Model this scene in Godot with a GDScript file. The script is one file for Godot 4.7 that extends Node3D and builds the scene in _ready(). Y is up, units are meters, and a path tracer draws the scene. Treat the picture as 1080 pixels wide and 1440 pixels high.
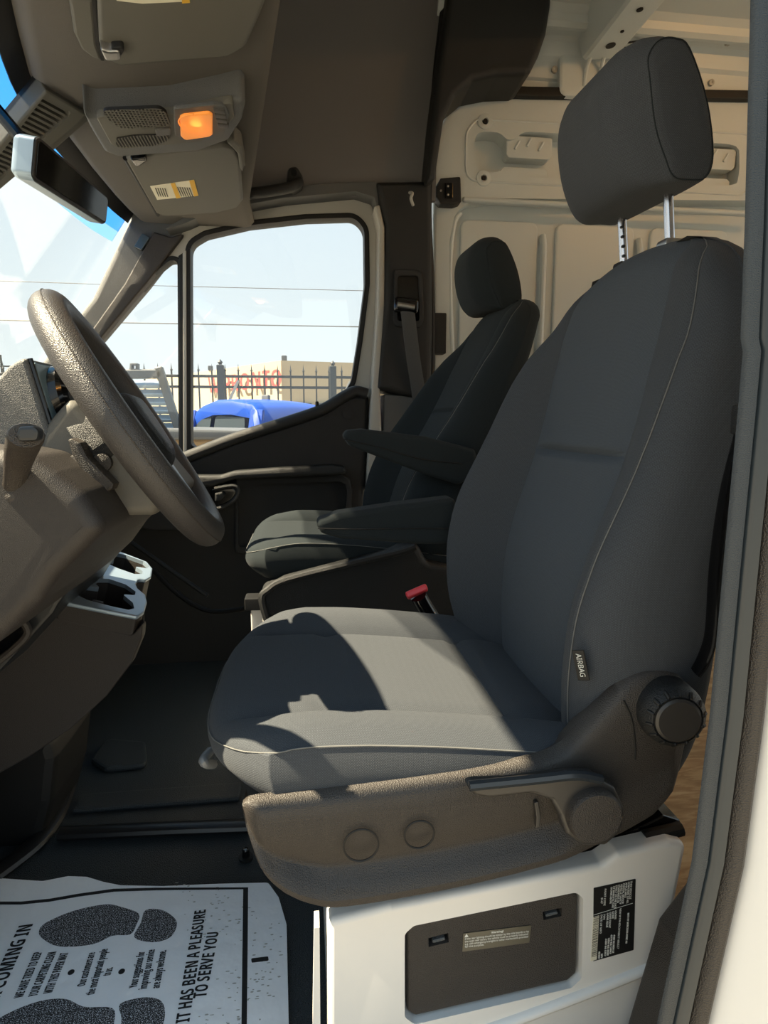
extends Node3D
# Cab of a cargo van seen through the open driver's door.
# x runs to the rear of the van, y up, z towards the driver's side; metres; y = 0 is the cab floor.

# ---------------------------------------------------------------- shapes
class Geo:
	var P := PackedVector3Array()   # corner triples, counter-clockwise
	var U := PackedVector2Array()

	func t(a: Vector3, b: Vector3, c: Vector3) -> void:
		P.append(a); P.append(b); P.append(c)

	func q(a: Vector3, b: Vector3, c: Vector3, d: Vector3) -> void:
		t(a, b, c); t(a, c, d)

	func orient(from: int) -> void:
		var vol := 0.0
		for i in range(from, P.size(), 3):
			vol += P[i].dot(P[i + 1].cross(P[i + 2]))
		if vol < 0.0:
			for i in range(from, P.size(), 3):
				var k := P[i + 1]
				P[i + 1] = P[i + 2]
				P[i + 2] = k

	# rows of points joined into a skin; every row has as many points
	func loft(R: Array, round := true, ends := true) -> Geo:
		var from := P.size()
		var n: int = R[0].size()
		for j in R.size() - 1:
			for i in (n if round else n - 1):
				var k := (i + 1) % n
				q(R[j][i], R[j][k], R[j + 1][k], R[j + 1][i])
		if ends:
			for e in [0, R.size() - 1]:
				var c := Vector3.ZERO
				for v in R[e]:
					c += v / n
				for i in n:
					if e == 0:
						t(c, R[e][(i + 1) % n], R[e][i])
					else:
						t(c, R[e][i], R[e][(i + 1) % n])
			orient(from)
		return self

	# an open skin given a thickness (towards the far side of its normals)
	func sheet(R: Array, th: float) -> Geo:
		var m := R.size()
		var n: int = R[0].size()
		var B := []
		for j in m:
			var row := PackedVector3Array()
			for i in n:
				var du: Vector3 = R[j][mini(i + 1, n - 1)] - R[j][maxi(i - 1, 0)]
				var dv: Vector3 = R[mini(j + 1, m - 1)][i] - R[maxi(j - 1, 0)][i]
				row.append(R[j][i] - du.cross(dv).normalized() * th)
			B.append(row)
		var from := P.size()
		for j in m - 1:
			for i in n - 1:
				q(R[j][i], R[j][i + 1], R[j + 1][i + 1], R[j + 1][i])
				q(B[j][i], B[j + 1][i], B[j + 1][i + 1], B[j][i + 1])
			q(R[j][0], R[j + 1][0], B[j + 1][0], B[j][0])
			q(R[j][n - 1], B[j][n - 1], B[j + 1][n - 1], R[j + 1][n - 1])
		for i in n - 1:
			q(R[0][i], B[0][i], B[0][i + 1], R[0][i + 1])
			q(R[m - 1][i], R[m - 1][i + 1], B[m - 1][i + 1], B[m - 1][i])
		orient(from)
		return self

	# outline pushed along z of xf, edges rounded by bev
	func prism(poly: PackedVector2Array, z0: float, z1: float, xf := Transform3D(), bev := 0.0, holes := [], both := true, steps := 2) -> Geo:
		var from := P.size()
		var o := Geo.ccw(poly)
		var rings := []
		var zs := []
		var s := signf(z1 - z0)
		bev = minf(bev, absf(z1 - z0) * (0.49 if both else 0.98))
		while bev > 0.0005 and Geometry2D.triangulate_polygon(Geo.tidy(Geo.inset(o, bev))).is_empty():
			bev *= 0.7
		if bev > 0.0 and both:
			for k in steps:
				var a := PI / 2 * k / steps
				rings.append(Geo.inset(o, bev * (1.0 - sin(a)))); zs.append(z0 + s * bev * (1.0 - cos(a)))
		rings.append(o); zs.append(z0 + (s * bev if both else 0.0))
		if bev > 0.0:
			for k in steps + 1:
				var a := PI / 2 * k / steps
				rings.append(Geo.inset(o, bev * (1.0 - cos(a)))); zs.append(z1 - s * bev * (1.0 - sin(a)))
		else:
			rings.append(o); zs.append(z1)
		var n := o.size()
		for j in rings.size() - 1:
			for i in n:
				var k := (i + 1) % n
				q(xf * Geo.v3(rings[j][i], zs[j]), xf * Geo.v3(rings[j][k], zs[j]), xf * Geo.v3(rings[j + 1][k], zs[j + 1]), xf * Geo.v3(rings[j + 1][i], zs[j + 1]))
		cap(rings[0], zs[0], xf, holes, true)
		cap(rings[rings.size() - 1], zs[zs.size() - 1], xf, holes, false)
		for h in holes:
			var c := Geo.ccw(h)
			for i in c.size():
				var k := (i + 1) % c.size()
				q(xf * Geo.v3(c[i], z0), xf * Geo.v3(c[i], z1), xf * Geo.v3(c[k], z1), xf * Geo.v3(c[k], z0))
		orient(from)
		return self

	func cap(o: PackedVector2Array, z: float, xf: Transform3D, holes: Array, down: bool) -> void:
		for piece in Geo.without(Geo.tidy(o), holes):
			var ix := Geometry2D.triangulate_polygon(piece)
			for i in range(0, ix.size(), 3):
				var a: Vector2 = piece[ix[i]]
				var b: Vector2 = piece[ix[i + 1]]
				var c: Vector2 = piece[ix[i + 2]]
				if (b - a).cross(c - a) < 0.0:
					var k := b
					b = c
					c = k
				if down:
					t(xf * Geo.v3(a, z), xf * Geo.v3(c, z), xf * Geo.v3(b, z))
				else:
					t(xf * Geo.v3(a, z), xf * Geo.v3(b, z), xf * Geo.v3(c, z))

	# box with rounded edges
	func box(size: Vector3, r: float, xf := Transform3D(), n := 2) -> Geo:
		var h := size / 2.0
		r = minf(r, minf(h.x, minf(h.y, h.z)) * 0.999)
		var R := []
		for half in 2:
			for k in n + 1:
				var la := PI / 2 * k / n - (PI / 2 if half == 0 else 0.0)
				var row := PackedVector3Array()
				for qd in 4:
					for j in n + 1:
						var lo := PI / 2 * (qd + float(j) / n)
						var sx := 1.0 if qd == 0 or qd == 3 else -1.0
						var sz := 1.0 if qd < 2 else -1.0
						row.append(xf * Vector3(sx * (h.x - r) + r * cos(lo) * cos(la), (-1.0 if half == 0 else 1.0) * (h.y - r) + r * sin(la), sz * (h.z - r) + r * sin(lo) * cos(la)))
				R.append(row)
		return loft(R)

	# a pipe along a path; rr is a radius or one radius for each point
	func tube(path: PackedVector3Array, rr, seg := 10, closed := false, fx := 1.0, fy := 1.0, up := Vector3.ZERO) -> Geo:
		var R := []
		var n := path.size()
		var side := Vector3.ZERO
		for i in n:
			var a: Vector3 = path[(i - 1 + n) % n] if closed else path[maxi(i - 1, 0)]
			var b: Vector3 = path[(i + 1) % n] if closed else path[mini(i + 1, n - 1)]
			var d := (b - a).normalized()
			if up != Vector3.ZERO:
				side = up.cross(d).normalized()
			elif side == Vector3.ZERO:
				side = (Vector3.UP if absf(d.y) < 0.9 else Vector3.RIGHT).cross(d).normalized()
			else:
				side = (side - d * side.dot(d)).normalized()
			var nrm := d.cross(side)
			var r: float = rr if rr is float else rr[i]
			var row := PackedVector3Array()
			for k in seg:
				var an := TAU * k / seg
				row.append(path[i] + side * cos(an) * r * fx + nrm * sin(an) * r * fy)
			R.append(row)
		if closed:
			R.append(R[0])
			var from := P.size()
			loft(R, true, false)
			orient(from)
			return self
		return loft(R)

	# profile of (radius, height) turned about z of xf
	func lathe(prof: Array, xf := Transform3D(), seg := 32) -> Geo:
		var R := []
		for p in prof:
			var row := PackedVector3Array()
			for k in seg:
				row.append(xf * Vector3(cos(TAU * k / seg) * p[0], sin(TAU * k / seg) * p[0], p[1]))
			R.append(row)
		return loft(R)

	func mesh(deg := 35.0) -> ArrayMesh:
		var n := P.size()
		var fn := PackedVector3Array()
		fn.resize(n / 3)
		var near := {}
		for i in n / 3:
			fn[i] = (P[3 * i + 1] - P[3 * i]).cross(P[3 * i + 2] - P[3 * i])
			for k in 3:
				var key := Vector3i((P[3 * i + k] * 20000.0).round())
				if near.has(key):
					near[key].append(i)
				else:
					near[key] = PackedInt32Array([i])
		var lim := cos(deg_to_rad(deg))
		var V := PackedVector3Array()
		var N := PackedVector3Array()
		V.resize(n); N.resize(n)
		for i in n / 3:
			var me := fn[i].normalized()
			for k in 3:
				var key := Vector3i((P[3 * i + k] * 20000.0).round())
				var s := Vector3.ZERO
				for f in near[key]:
					if fn[f].normalized().dot(me) >= lim:
						s += fn[f]
				var at: int = 3 * i + [0, 2, 1][k]   # front faces run clockwise
				V[at] = P[3 * i + k]
				N[at] = s.normalized() if s.length_squared() > 0.0 else Vector3.UP
		var A := []
		A.resize(Mesh.ARRAY_MAX)
		A[Mesh.ARRAY_VERTEX] = V
		A[Mesh.ARRAY_NORMAL] = N
		if U.size() == n:
			var W := PackedVector2Array()
			W.resize(n)
			for i in n / 3:
				for k in 3:
					W[3 * i + [0, 2, 1][k]] = U[3 * i + k]
			A[Mesh.ARRAY_TEX_UV] = W
		var m := ArrayMesh.new()
		m.add_surface_from_arrays(Mesh.PRIMITIVE_TRIANGLES, A)
		return m

	static func v3(p: Vector2, z: float) -> Vector3:
		return Vector3(p.x, p.y, z)

	static func ccw(p: PackedVector2Array) -> PackedVector2Array:
		var a := 0.0
		for i in p.size():
			a += p[i].cross(p[(i + 1) % p.size()])
		var o := p.duplicate()
		if a < 0.0:
			o.reverse()
		return o

	static func inset(p: PackedVector2Array, d: float) -> PackedVector2Array:
		var o := PackedVector2Array()
		var n := p.size()
		for i in n:
			var e0 := (p[i] - p[(i - 1 + n) % n]).normalized()
			var e1 := (p[(i + 1) % n] - p[i]).normalized()
			var n0 := Vector2(-e0.y, e0.x)
			var n1 := Vector2(-e1.y, e1.x)
			o.append(p[i] + (n0 + n1) / maxf(1.0 + n0.dot(n1), 0.3) * d)
		for pass_no in 16:                 # corners tighter than the offset close up
			var turned := false
			for i in n:
				var k := (i + 1) % n
				if (o[k] - o[i]).dot(p[k] - p[i]) < -1e-12:
					var mid := (o[i] + o[k]) / 2.0
					o[i] = mid
					o[k] = mid
					turned = true
			if not turned:
				break
		return o

	static func tidy(p: PackedVector2Array) -> PackedVector2Array:
		var o := PackedVector2Array()
		for v in p:
			if o.is_empty() or v.distance_squared_to(o[o.size() - 1]) > 1e-11:
				o.append(v)
		while o.size() > 3 and o[0].distance_squared_to(o[o.size() - 1]) <= 1e-11:
			o.remove_at(o.size() - 1)
		return o

	# an outline with holes cut into plain pieces
	static func without(o: PackedVector2Array, holes: Array) -> Array:
		if holes.is_empty():
			return [o]
		var out := []
		var h: PackedVector2Array = holes[0]
		var c := Vector2.ZERO
		for p in h:
			c += p / h.size()
		for s in [-1.0, 1.0]:
			var half := PackedVector2Array([c + Vector2(0, -50), c + Vector2(50 * s, -50), c + Vector2(50 * s, 50), c + Vector2(0, 50)])
			for part in Geometry2D.intersect_polygons(o, half):
				for piece in Geometry2D.clip_polygons(part, h):
					out.append_array(Geo.without(piece, holes.slice(1)))
		return out

func g() -> Geo:
	return Geo.new()

func xy(a: Array) -> PackedVector2Array:          # [x, y, x, y ...] as points
	var o := PackedVector2Array()
	for i in range(0, a.size(), 2):
		o.append(Vector2(a[i], a[i + 1]))
	return o

func rnd(a: Array, r: float, n := 4) -> PackedVector2Array:     # an outline with rounded corners
	var p := xy(a)
	var o := PackedVector2Array()
	var m := p.size()
	for i in m:
		var a0 := p[(i - 1 + m) % m] - p[i]
		var a1 := p[(i + 1) % m] - p[i]
		var half := absf(a0.angle_to(a1)) / 2.0
		var cut := minf(r / maxf(tan(half), 0.05), minf(a0.length(), a1.length()) * 0.49)
		var s := p[i] + a0.normalized() * cut
		var e := p[i] + a1.normalized() * cut
		for k in n + 1:
			var u := float(k) / n
			o.append(s.lerp(p[i], u).lerp(p[i].lerp(e, u), u))
	return o

func smooth(a: Array, n := 5) -> PackedVector2Array:            # a closed soft outline through points
	var p := xy(a)
	var o := PackedVector2Array()
	var m := p.size()
	for i in m:
		for k in n:
			o.append(p[i].cubic_interpolate(p[(i + 1) % m], p[(i - 1 + m) % m], p[(i + 2) % m], float(k) / n))
	return o

func curve(p: Array, n := 6, closed := false) -> PackedVector3Array:
	var o := PackedVector3Array()
	var m := p.size()
	for i in (m if closed else m - 1):
		var a: Vector3 = p[(i - 1 + m) % m] if closed else p[maxi(i - 1, 0)]
		var d: Vector3 = p[(i + 2) % m] if closed else p[mini(i + 2, m - 1)]
		for k in n:
			o.append((p[i] as Vector3).cubic_interpolate(p[(i + 1) % m], a, d, float(k) / n))
	if not closed:
		o.append(p[m - 1])
	return o

func pick(a: Array, x: float) -> float:           # piecewise smooth table [x, y, x, y ...]
	if x <= a[0]:
		return a[1]
	for i in range(2, a.size(), 2):
		if x <= a[i]:
			var u: float = (x - a[i - 2]) / (a[i] - a[i - 2])
			var y0: float = a[i - 3] if i >= 4 else a[i - 1]
			var y3: float = a[i + 3] if i + 3 < a.size() else a[i + 1]
			return clampf(cubic_interpolate(a[i - 1], a[i + 1], y0, y3, u), minf(a[i - 1], a[i + 1]) - 0.004, maxf(a[i - 1], a[i + 1]) + 0.004)
	return a[a.size() - 1]

func frame(o: Vector3, x: Vector3, y: Vector3) -> Transform3D:  # axes along x and, as near as can be, y
	x = x.normalized()
	y = (y - x * y.dot(x)).normalized()
	return Transform3D(x, y, x.cross(y), o)

func lying(y: float) -> Transform3D:              # outline of (x, z), pushed downwards
	return Transform3D(Vector3(1, 0, 0), Vector3(0, 0, 1), Vector3(0, -1, 0), Vector3(0, y, 0))

func across(x: float) -> Transform3D:             # outline of (z, y), pushed forwards
	return Transform3D(Vector3(0, 0, 1), Vector3(0, 1, 0), Vector3(-1, 0, 0), Vector3(x, 0, 0))

func oval(cx: float, cy: float, rx: float, ry: float, n := 24) -> PackedVector2Array:
	var o := PackedVector2Array()
	for k in n:
		o.append(Vector2(cx + rx * cos(TAU * k / n), cy + ry * sin(TAU * k / n)))
	return o

func bar(geo: Geo, a: Vector3, b: Vector3, w: float, h: float, r := 0.0005, up := Vector3.UP) -> Geo:
	var d := b - a
	var x := frame((a + b) / 2.0, d, up)
	return geo.box(Vector3(d.length(), h, w), r, x, 1)

# ---------------------------------------------------------------- naming
func numbered(called: String, parent: Node) -> String:
	var taken := {}
	for c in parent.get_children():
		taken[String(c.name)] = true
	if not taken.has(called):
		return called
	var i := 1
	while taken.has("%s_%03d" % [called, i]):
		i += 1
	return "%s_%03d" % [called, i]

func tag(o: Node, label: String, category := "", group := "", kind := "") -> Node:
	o.set_meta("label", label)
	if category:
		o.set_meta("category", category)
	if group:
		o.set_meta("group", group)
	if kind:
		o.set_meta("kind", kind)
	return o

func thing(called: String, label: String, category: String, at := Vector3.ZERO, group := "") -> Node3D:
	var o := Node3D.new()
	o.name = numbered(called, self)
	add_child(o, true)
	o.position = at
	tag(o, label, category, group)
	return o

# a mesh under a thing; shapes are given in the van's axes
func part(parent: Node3D, called: String, geo: Geo, m: Material, deg := 35.0, label := "") -> MeshInstance3D:
	var o := MeshInstance3D.new()
	o.name = numbered(called, parent)
	o.mesh = geo.mesh(deg)
	o.material_override = null
	o.mesh.surface_set_material(0, m)
	parent.add_child(o, true)
	var off := Vector3.ZERO
	var up: Node = parent
	while up != self:
		off += (up as Node3D).position
		up = up.get_parent()
	o.position = -off
	if label:
		o.set_meta("label", label)
	return o

func built(called: String, geo: Geo, m: Material, label: String, category: String, kind := "structure", deg := 35.0) -> MeshInstance3D:
	var o := part(self, called, geo, m, deg)
	tag(o, label, category, "", kind)
	return o

func shell_of(called: String, label: String, category: String) -> Node3D:
	var o := thing(called, label, category)
	o.set_meta("kind", "structure")
	return o

# raised lettering: size is the height of a capital, xf lies in the face with z outwards
func letters(parent: Node3D, text: String, size: float, xf: Transform3D, m: Material, bold := false, called := "lettering", squeeze := 1.0, left := false) -> MeshInstance3D:
	var f := SystemFont.new()
	f.font_names = PackedStringArray(["Droid Sans"])
	f.font_weight = 700 if bold else 400
	var tm := TextMesh.new()
	tm.text = text
	tm.font = f
	tm.font_size = 32
	tm.pixel_size = size / 32.0 / 0.72
	tm.depth = 0.0003
	tm.curve_step = 2.0
	tm.horizontal_alignment = HORIZONTAL_ALIGNMENT_LEFT if left else HORIZONTAL_ALIGNMENT_CENTER
	tm.vertical_alignment = VERTICAL_ALIGNMENT_CENTER
	tm.material = m
	var o := MeshInstance3D.new()
	o.name = numbered(called, parent)
	o.mesh = tm
	parent.add_child(o, true)
	var off := Vector3.ZERO
	var up: Node = parent
	while up != self:
		off += (up as Node3D).position
		up = up.get_parent()
	o.transform = Transform3D(xf.basis * Basis.from_scale(Vector3(squeeze, 1, 1)), xf.origin - off)
	return o

# ---------------------------------------------------------------- materials
var M := {}

func plain(c: Color, rough := 0.5, metal := 0.0, spec := 0.5) -> StandardMaterial3D:
	var m := StandardMaterial3D.new()
	m.albedo_color = c
	m.roughness = rough
	m.metallic = metal
	m.metallic_specular = spec
	return m

func grain(m: StandardMaterial3D, tex: Texture2D, per_metre: float, cm: float) -> StandardMaterial3D:
	m.uv1_triplanar = true
	m.uv1_scale = Vector3.ONE * per_metre
	m.heightmap_enabled = true
	m.heightmap_texture = tex
	m.heightmap_scale = cm
	return m

func noise_tex(kind: int, freq: float, size := 256, seed_no := 3, oct := 2) -> NoiseTexture2D:
	var n := FastNoiseLite.new()
	n.noise_type = kind
	n.frequency = freq
	n.seed = seed_no
	n.fractal_octaves = oct
	var t := NoiseTexture2D.new()
	t.width = size
	t.height = size
	t.seamless = true
	t.noise = n
	return t

func weave_tex(dark: float) -> ImageTexture:
	var im := Image.create(128, 128, false, Image.FORMAT_RGB8)
	var r := RandomNumberGenerator.new()
	r.seed = 5
	for y in 128:
		for x in 128:
			var k := ((x / 4) + (y / 4)) % 2
			var u := absf(float(x % 4) - 1.5) / 1.5
			var w := absf(float(y % 4) - 1.5) / 1.5
			var b := 1.0 - 0.22 * (u if k else w) - dark * k
			b *= 0.92 + 0.16 * r.randf()
			im.set_pixel(x, y, Color(clampf(b, 0, 1), clampf(b, 0, 1), clampf(b, 0, 1)))
	return ImageTexture.create_from_image(im)

func make_materials() -> void:
	var pebble := noise_tex(FastNoiseLite.TYPE_CELLULAR, 0.09, 256, 4, 1)
	var fuzz := noise_tex(FastNoiseLite.TYPE_SIMPLEX, 0.12, 256, 9, 3)
	var weave := weave_tex(0.12)
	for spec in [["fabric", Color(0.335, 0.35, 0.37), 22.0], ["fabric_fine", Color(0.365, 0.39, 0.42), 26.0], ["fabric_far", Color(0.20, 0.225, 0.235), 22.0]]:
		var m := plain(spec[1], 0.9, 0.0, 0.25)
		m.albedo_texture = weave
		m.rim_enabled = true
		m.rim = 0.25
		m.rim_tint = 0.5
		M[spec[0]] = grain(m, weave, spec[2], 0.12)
	M.stitch = plain(Color(0.42, 0.42, 0.41), 0.8)
	M.headliner = grain(plain(Color(0.42, 0.405, 0.385), 0.95, 0.0, 0.2), fuzz, 30.0, 0.08)
	M.headliner_dark = grain(plain(Color(0.48, 0.475, 0.48), 0.95, 0.0, 0.2), fuzz, 30.0, 0.08)
	M.plastic = grain(plain(Color(0.21, 0.19, 0.172), 0.5), pebble, 36.0, 0.085)
	M.plastic_grey = grain(plain(Color(0.34, 0.345, 0.345), 0.55), pebble, 38.0, 0.10)
	M.plastic_black = grain(plain(Color(0.078, 0.084, 0.088), 0.5), pebble, 40.0, 0.10)
	M.plastic_smooth = plain(Color(0.2, 0.19, 0.18), 0.4)
	M.dash = grain(plain(Color(0.168, 0.15, 0.138), 0.55), pebble, 50.0, 0.05)
	M.dash_black = plain(Color(0.13, 0.14, 0.15), 0.45)
	M.gloss_black = plain(Color(0.05, 0.05, 0.055), 0.12)
	M.trim_blue = plain(Color(0.26, 0.31, 0.34), 0.25)
	M.vinyl = grain(plain(Color(0.355, 0.35, 0.325), 0.65), pebble, 80.0, 0.006)
	M.rubber = grain(plain(Color(0.18, 0.205, 0.22), 0.42), pebble, 22.0, 0.12)
	M.rubber_smooth = plain(Color(0.1, 0.1, 0.105), 0.35)
	M.leather = grain(plain(Color(0.22, 0.21, 0.205), 0.42), pebble, 36.0, 0.07)
	M.white = plain(Color(0.86, 0.85, 0.83), 0.3)
	M.white_dull = plain(Color(0.80, 0.83, 0.835), 0.35)
	M.frame_grey = plain(Color(0.66, 0.655, 0.63), 0.35)
	M.chrome = plain(Color(0.8, 0.8, 0.82), 0.18, 1.0)
	M.silver = plain(Color(0.58, 0.65, 0.71), 0.35, 0.5)
	M.steel = plain(Color(0.62, 0.62, 0.62), 0.35, 0.9)
	M.black = plain(Color(0.035, 0.035, 0.035), 0.6)
	M.ink = plain(Color(0.1, 0.1, 0.105), 0.8)
	M.ink_white = plain(Color(0.85, 0.85, 0.82), 0.7)
	M.yellow = plain(Color(0.85, 0.66, 0.2), 0.6)
	M.paper_label = plain(Color(0.85, 0.83, 0.75), 0.7)
	M.label_film = plain(Color(0.35, 0.33, 0.28), 0.3)
	M.red = plain(Color(0.92, 0.27, 0.3), 0.35)
	M.webbing = plain(Color(0.25, 0.26, 0.27), 0.7)
	var wood_noise := FastNoiseLite.new()
	wood_noise.frequency = 0.006
	wood_noise.domain_warp_enabled = true
	wood_noise.domain_warp_amplitude = 60.0
	wood_noise.domain_warp_frequency = 0.01
	var wt := NoiseTexture2D.new()
	wt.width = 512; wt.height = 512; wt.seamless = true; wt.noise = wood_noise
	var ramp := Gradient.new()
	ramp.offsets = PackedFloat32Array([0.0, 0.3, 0.38, 0.55, 0.62, 0.8, 1.0])
	ramp.colors = PackedColorArray([Color(0.74, 0.66, 0.52), Color(0.68, 0.59, 0.45), Color(0.57, 0.47, 0.34), Color(0.72, 0.63, 0.49), Color(0.6, 0.49, 0.36), Color(0.76, 0.68, 0.54), Color(0.7, 0.61, 0.47)])
	wt.color_ramp = ramp
	M.plywood = plain(Color.WHITE, 0.6)
	M.plywood.albedo_texture = wt
	M.plywood.uv1_triplanar = true
	M.plywood.uv1_scale = Vector3(0.7, 3.0, 3.5)
	M.glass = plain(Color(0.9, 0.95, 0.95, 0.04), 0.02)
	M.glass.transparency = BaseMaterial3D.TRANSPARENCY_ALPHA
	M.tint = plain(Color(0.03, 0.5, 0.78, 0.66), 0.3)
	M.tint.transparency = BaseMaterial3D.TRANSPARENCY_ALPHA
	M.tint.backlight_enabled = true
	M.tint.backlight = Color(0.01, 0.5, 0.8)
	M.tint_faint = M.tint.duplicate()
	M.tint_faint.albedo_color = Color(0.25, 0.65, 0.85, 0.32)
	M.cowl = grain(plain(Color(0.36, 0.35, 0.325), 0.6), pebble, 55.0, 0.02)
	M.chair_handle = plain(Color(0.45, 0.46, 0.47), 0.4)
	M.strip = plain(Color(0.42, 0.51, 0.55), 0.3)
	M.pillar_band = plain(Color(0.17, 0.2, 0.22), 0.28)
	M.pillar = grain(plain(Color(0.185, 0.21, 0.23), 0.5), pebble, 45.0, 0.05)
	M.lever_top = plain(Color(0.17, 0.185, 0.2), 0.2)
	M.mirror = plain(Color(0.16, 0.16, 0.155), 0.08, 0.8)
	M.lens = plain(Color(1.0, 0.65, 0.3), 0.35)
	M.lens.emission_enabled = true
	M.lens.emission = Color(1.0, 0.55, 0.18)
	M.lens.emission_energy_multiplier = 0.27
	var sp := noise_tex(FastNoiseLite.TYPE_SIMPLEX, 0.05, 512, 21, 4)
	M.asphalt = plain(Color(0.585, 0.565, 0.535), 0.9)
	var gr := Gradient.new()
	gr.colors = PackedColorArray([Color(0.82, 0.81, 0.79), Color(1, 1, 1)])
	sp.color_ramp = gr
	M.asphalt.albedo_texture = sp
	M.asphalt.uv1_triplanar = true
	M.asphalt.uv1_scale = Vector3.ONE * 0.5
	M.stucco = plain(Color(0.68, 0.62, 0.51), 0.9)
	M.stucco_band = plain(Color(0.57, 0.5, 0.39), 0.9)
	M.blue_paint = plain(Color(0.0, 0.24, 0.62), 0.35)
	M.dark_glass = plain(Color(0.2, 0.23, 0.25), 0.06)
	M.fence = plain(Color(0.13, 0.15, 0.17), 0.5)
	M.sign_red = plain(Color(0.72, 0.22, 0.2), 0.7)
	M.truck_grey = plain(Color(0.33, 0.34, 0.35), 0.5)
	M.truck_tan = plain(Color(0.6, 0.5, 0.36), 0.7)

func _ready() -> void:
	# ---- camera, sky, sun, exposure
	var cam := Camera3D.new()
	cam.name = "camera"
	cam.fov = 80.533
	cam.near = 0.02
	cam.far = 400.0
	cam.transform = Transform3D(Vector3(0.9917, 0, 0.1288), Vector3(0.019, 0.989, -0.1466), Vector3(-0.1274, 0.1478, 0.9808), Vector3(0, 0.85, 0))
	add_child(cam)
	var sky := ProceduralSkyMaterial.new()
	sky.sky_top_color = Color(0.60, 0.80, 0.97)
	sky.sky_horizon_color = Color(0.90, 0.935, 0.925)
	sky.sky_curve = 0.8
	sky.ground_bottom_color = Color(0.5, 0.48, 0.45)
	sky.ground_horizon_color = Color(0.7, 0.69, 0.66)
	sky.sky_energy_multiplier = 1.0
	var e := Environment.new()
	e.background_mode = Environment.BG_SKY
	e.sky = Sky.new()
	e.sky.sky_material = sky
	e.tonemap_mode = Environment.TONE_MAPPER_LINEAR
	e.tonemap_exposure = 1.28
	e.sdfgi_enabled = true
	e.ssao_enabled = true
	e.ssil_enabled = true
	var we := WorldEnvironment.new()
	we.name = "environment"
	we.environment = e
	add_child(we)
	var sun := DirectionalLight3D.new()
	sun.name = "sun"
	sun.light_color = Color(1.0, 0.935, 0.80)
	sun.light_energy = 6.2
	sun.light_angular_distance = 0.6
	sun.shadow_enabled = true
	sun.sky_mode = DirectionalLight3D.SKY_MODE_LIGHT_ONLY
	sun.basis = Basis.looking_at(-Vector3(-0.74, 1.0, 0.0))
	add_child(sun)

	make_materials()
	build_shell()
	build_doors_and_windows()
	build_pillars()
	build_cargo()
	build_outside()
	build_dash()
	build_wheel()
	build_seats()
	build_overhead()
	build_floor_things()

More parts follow.
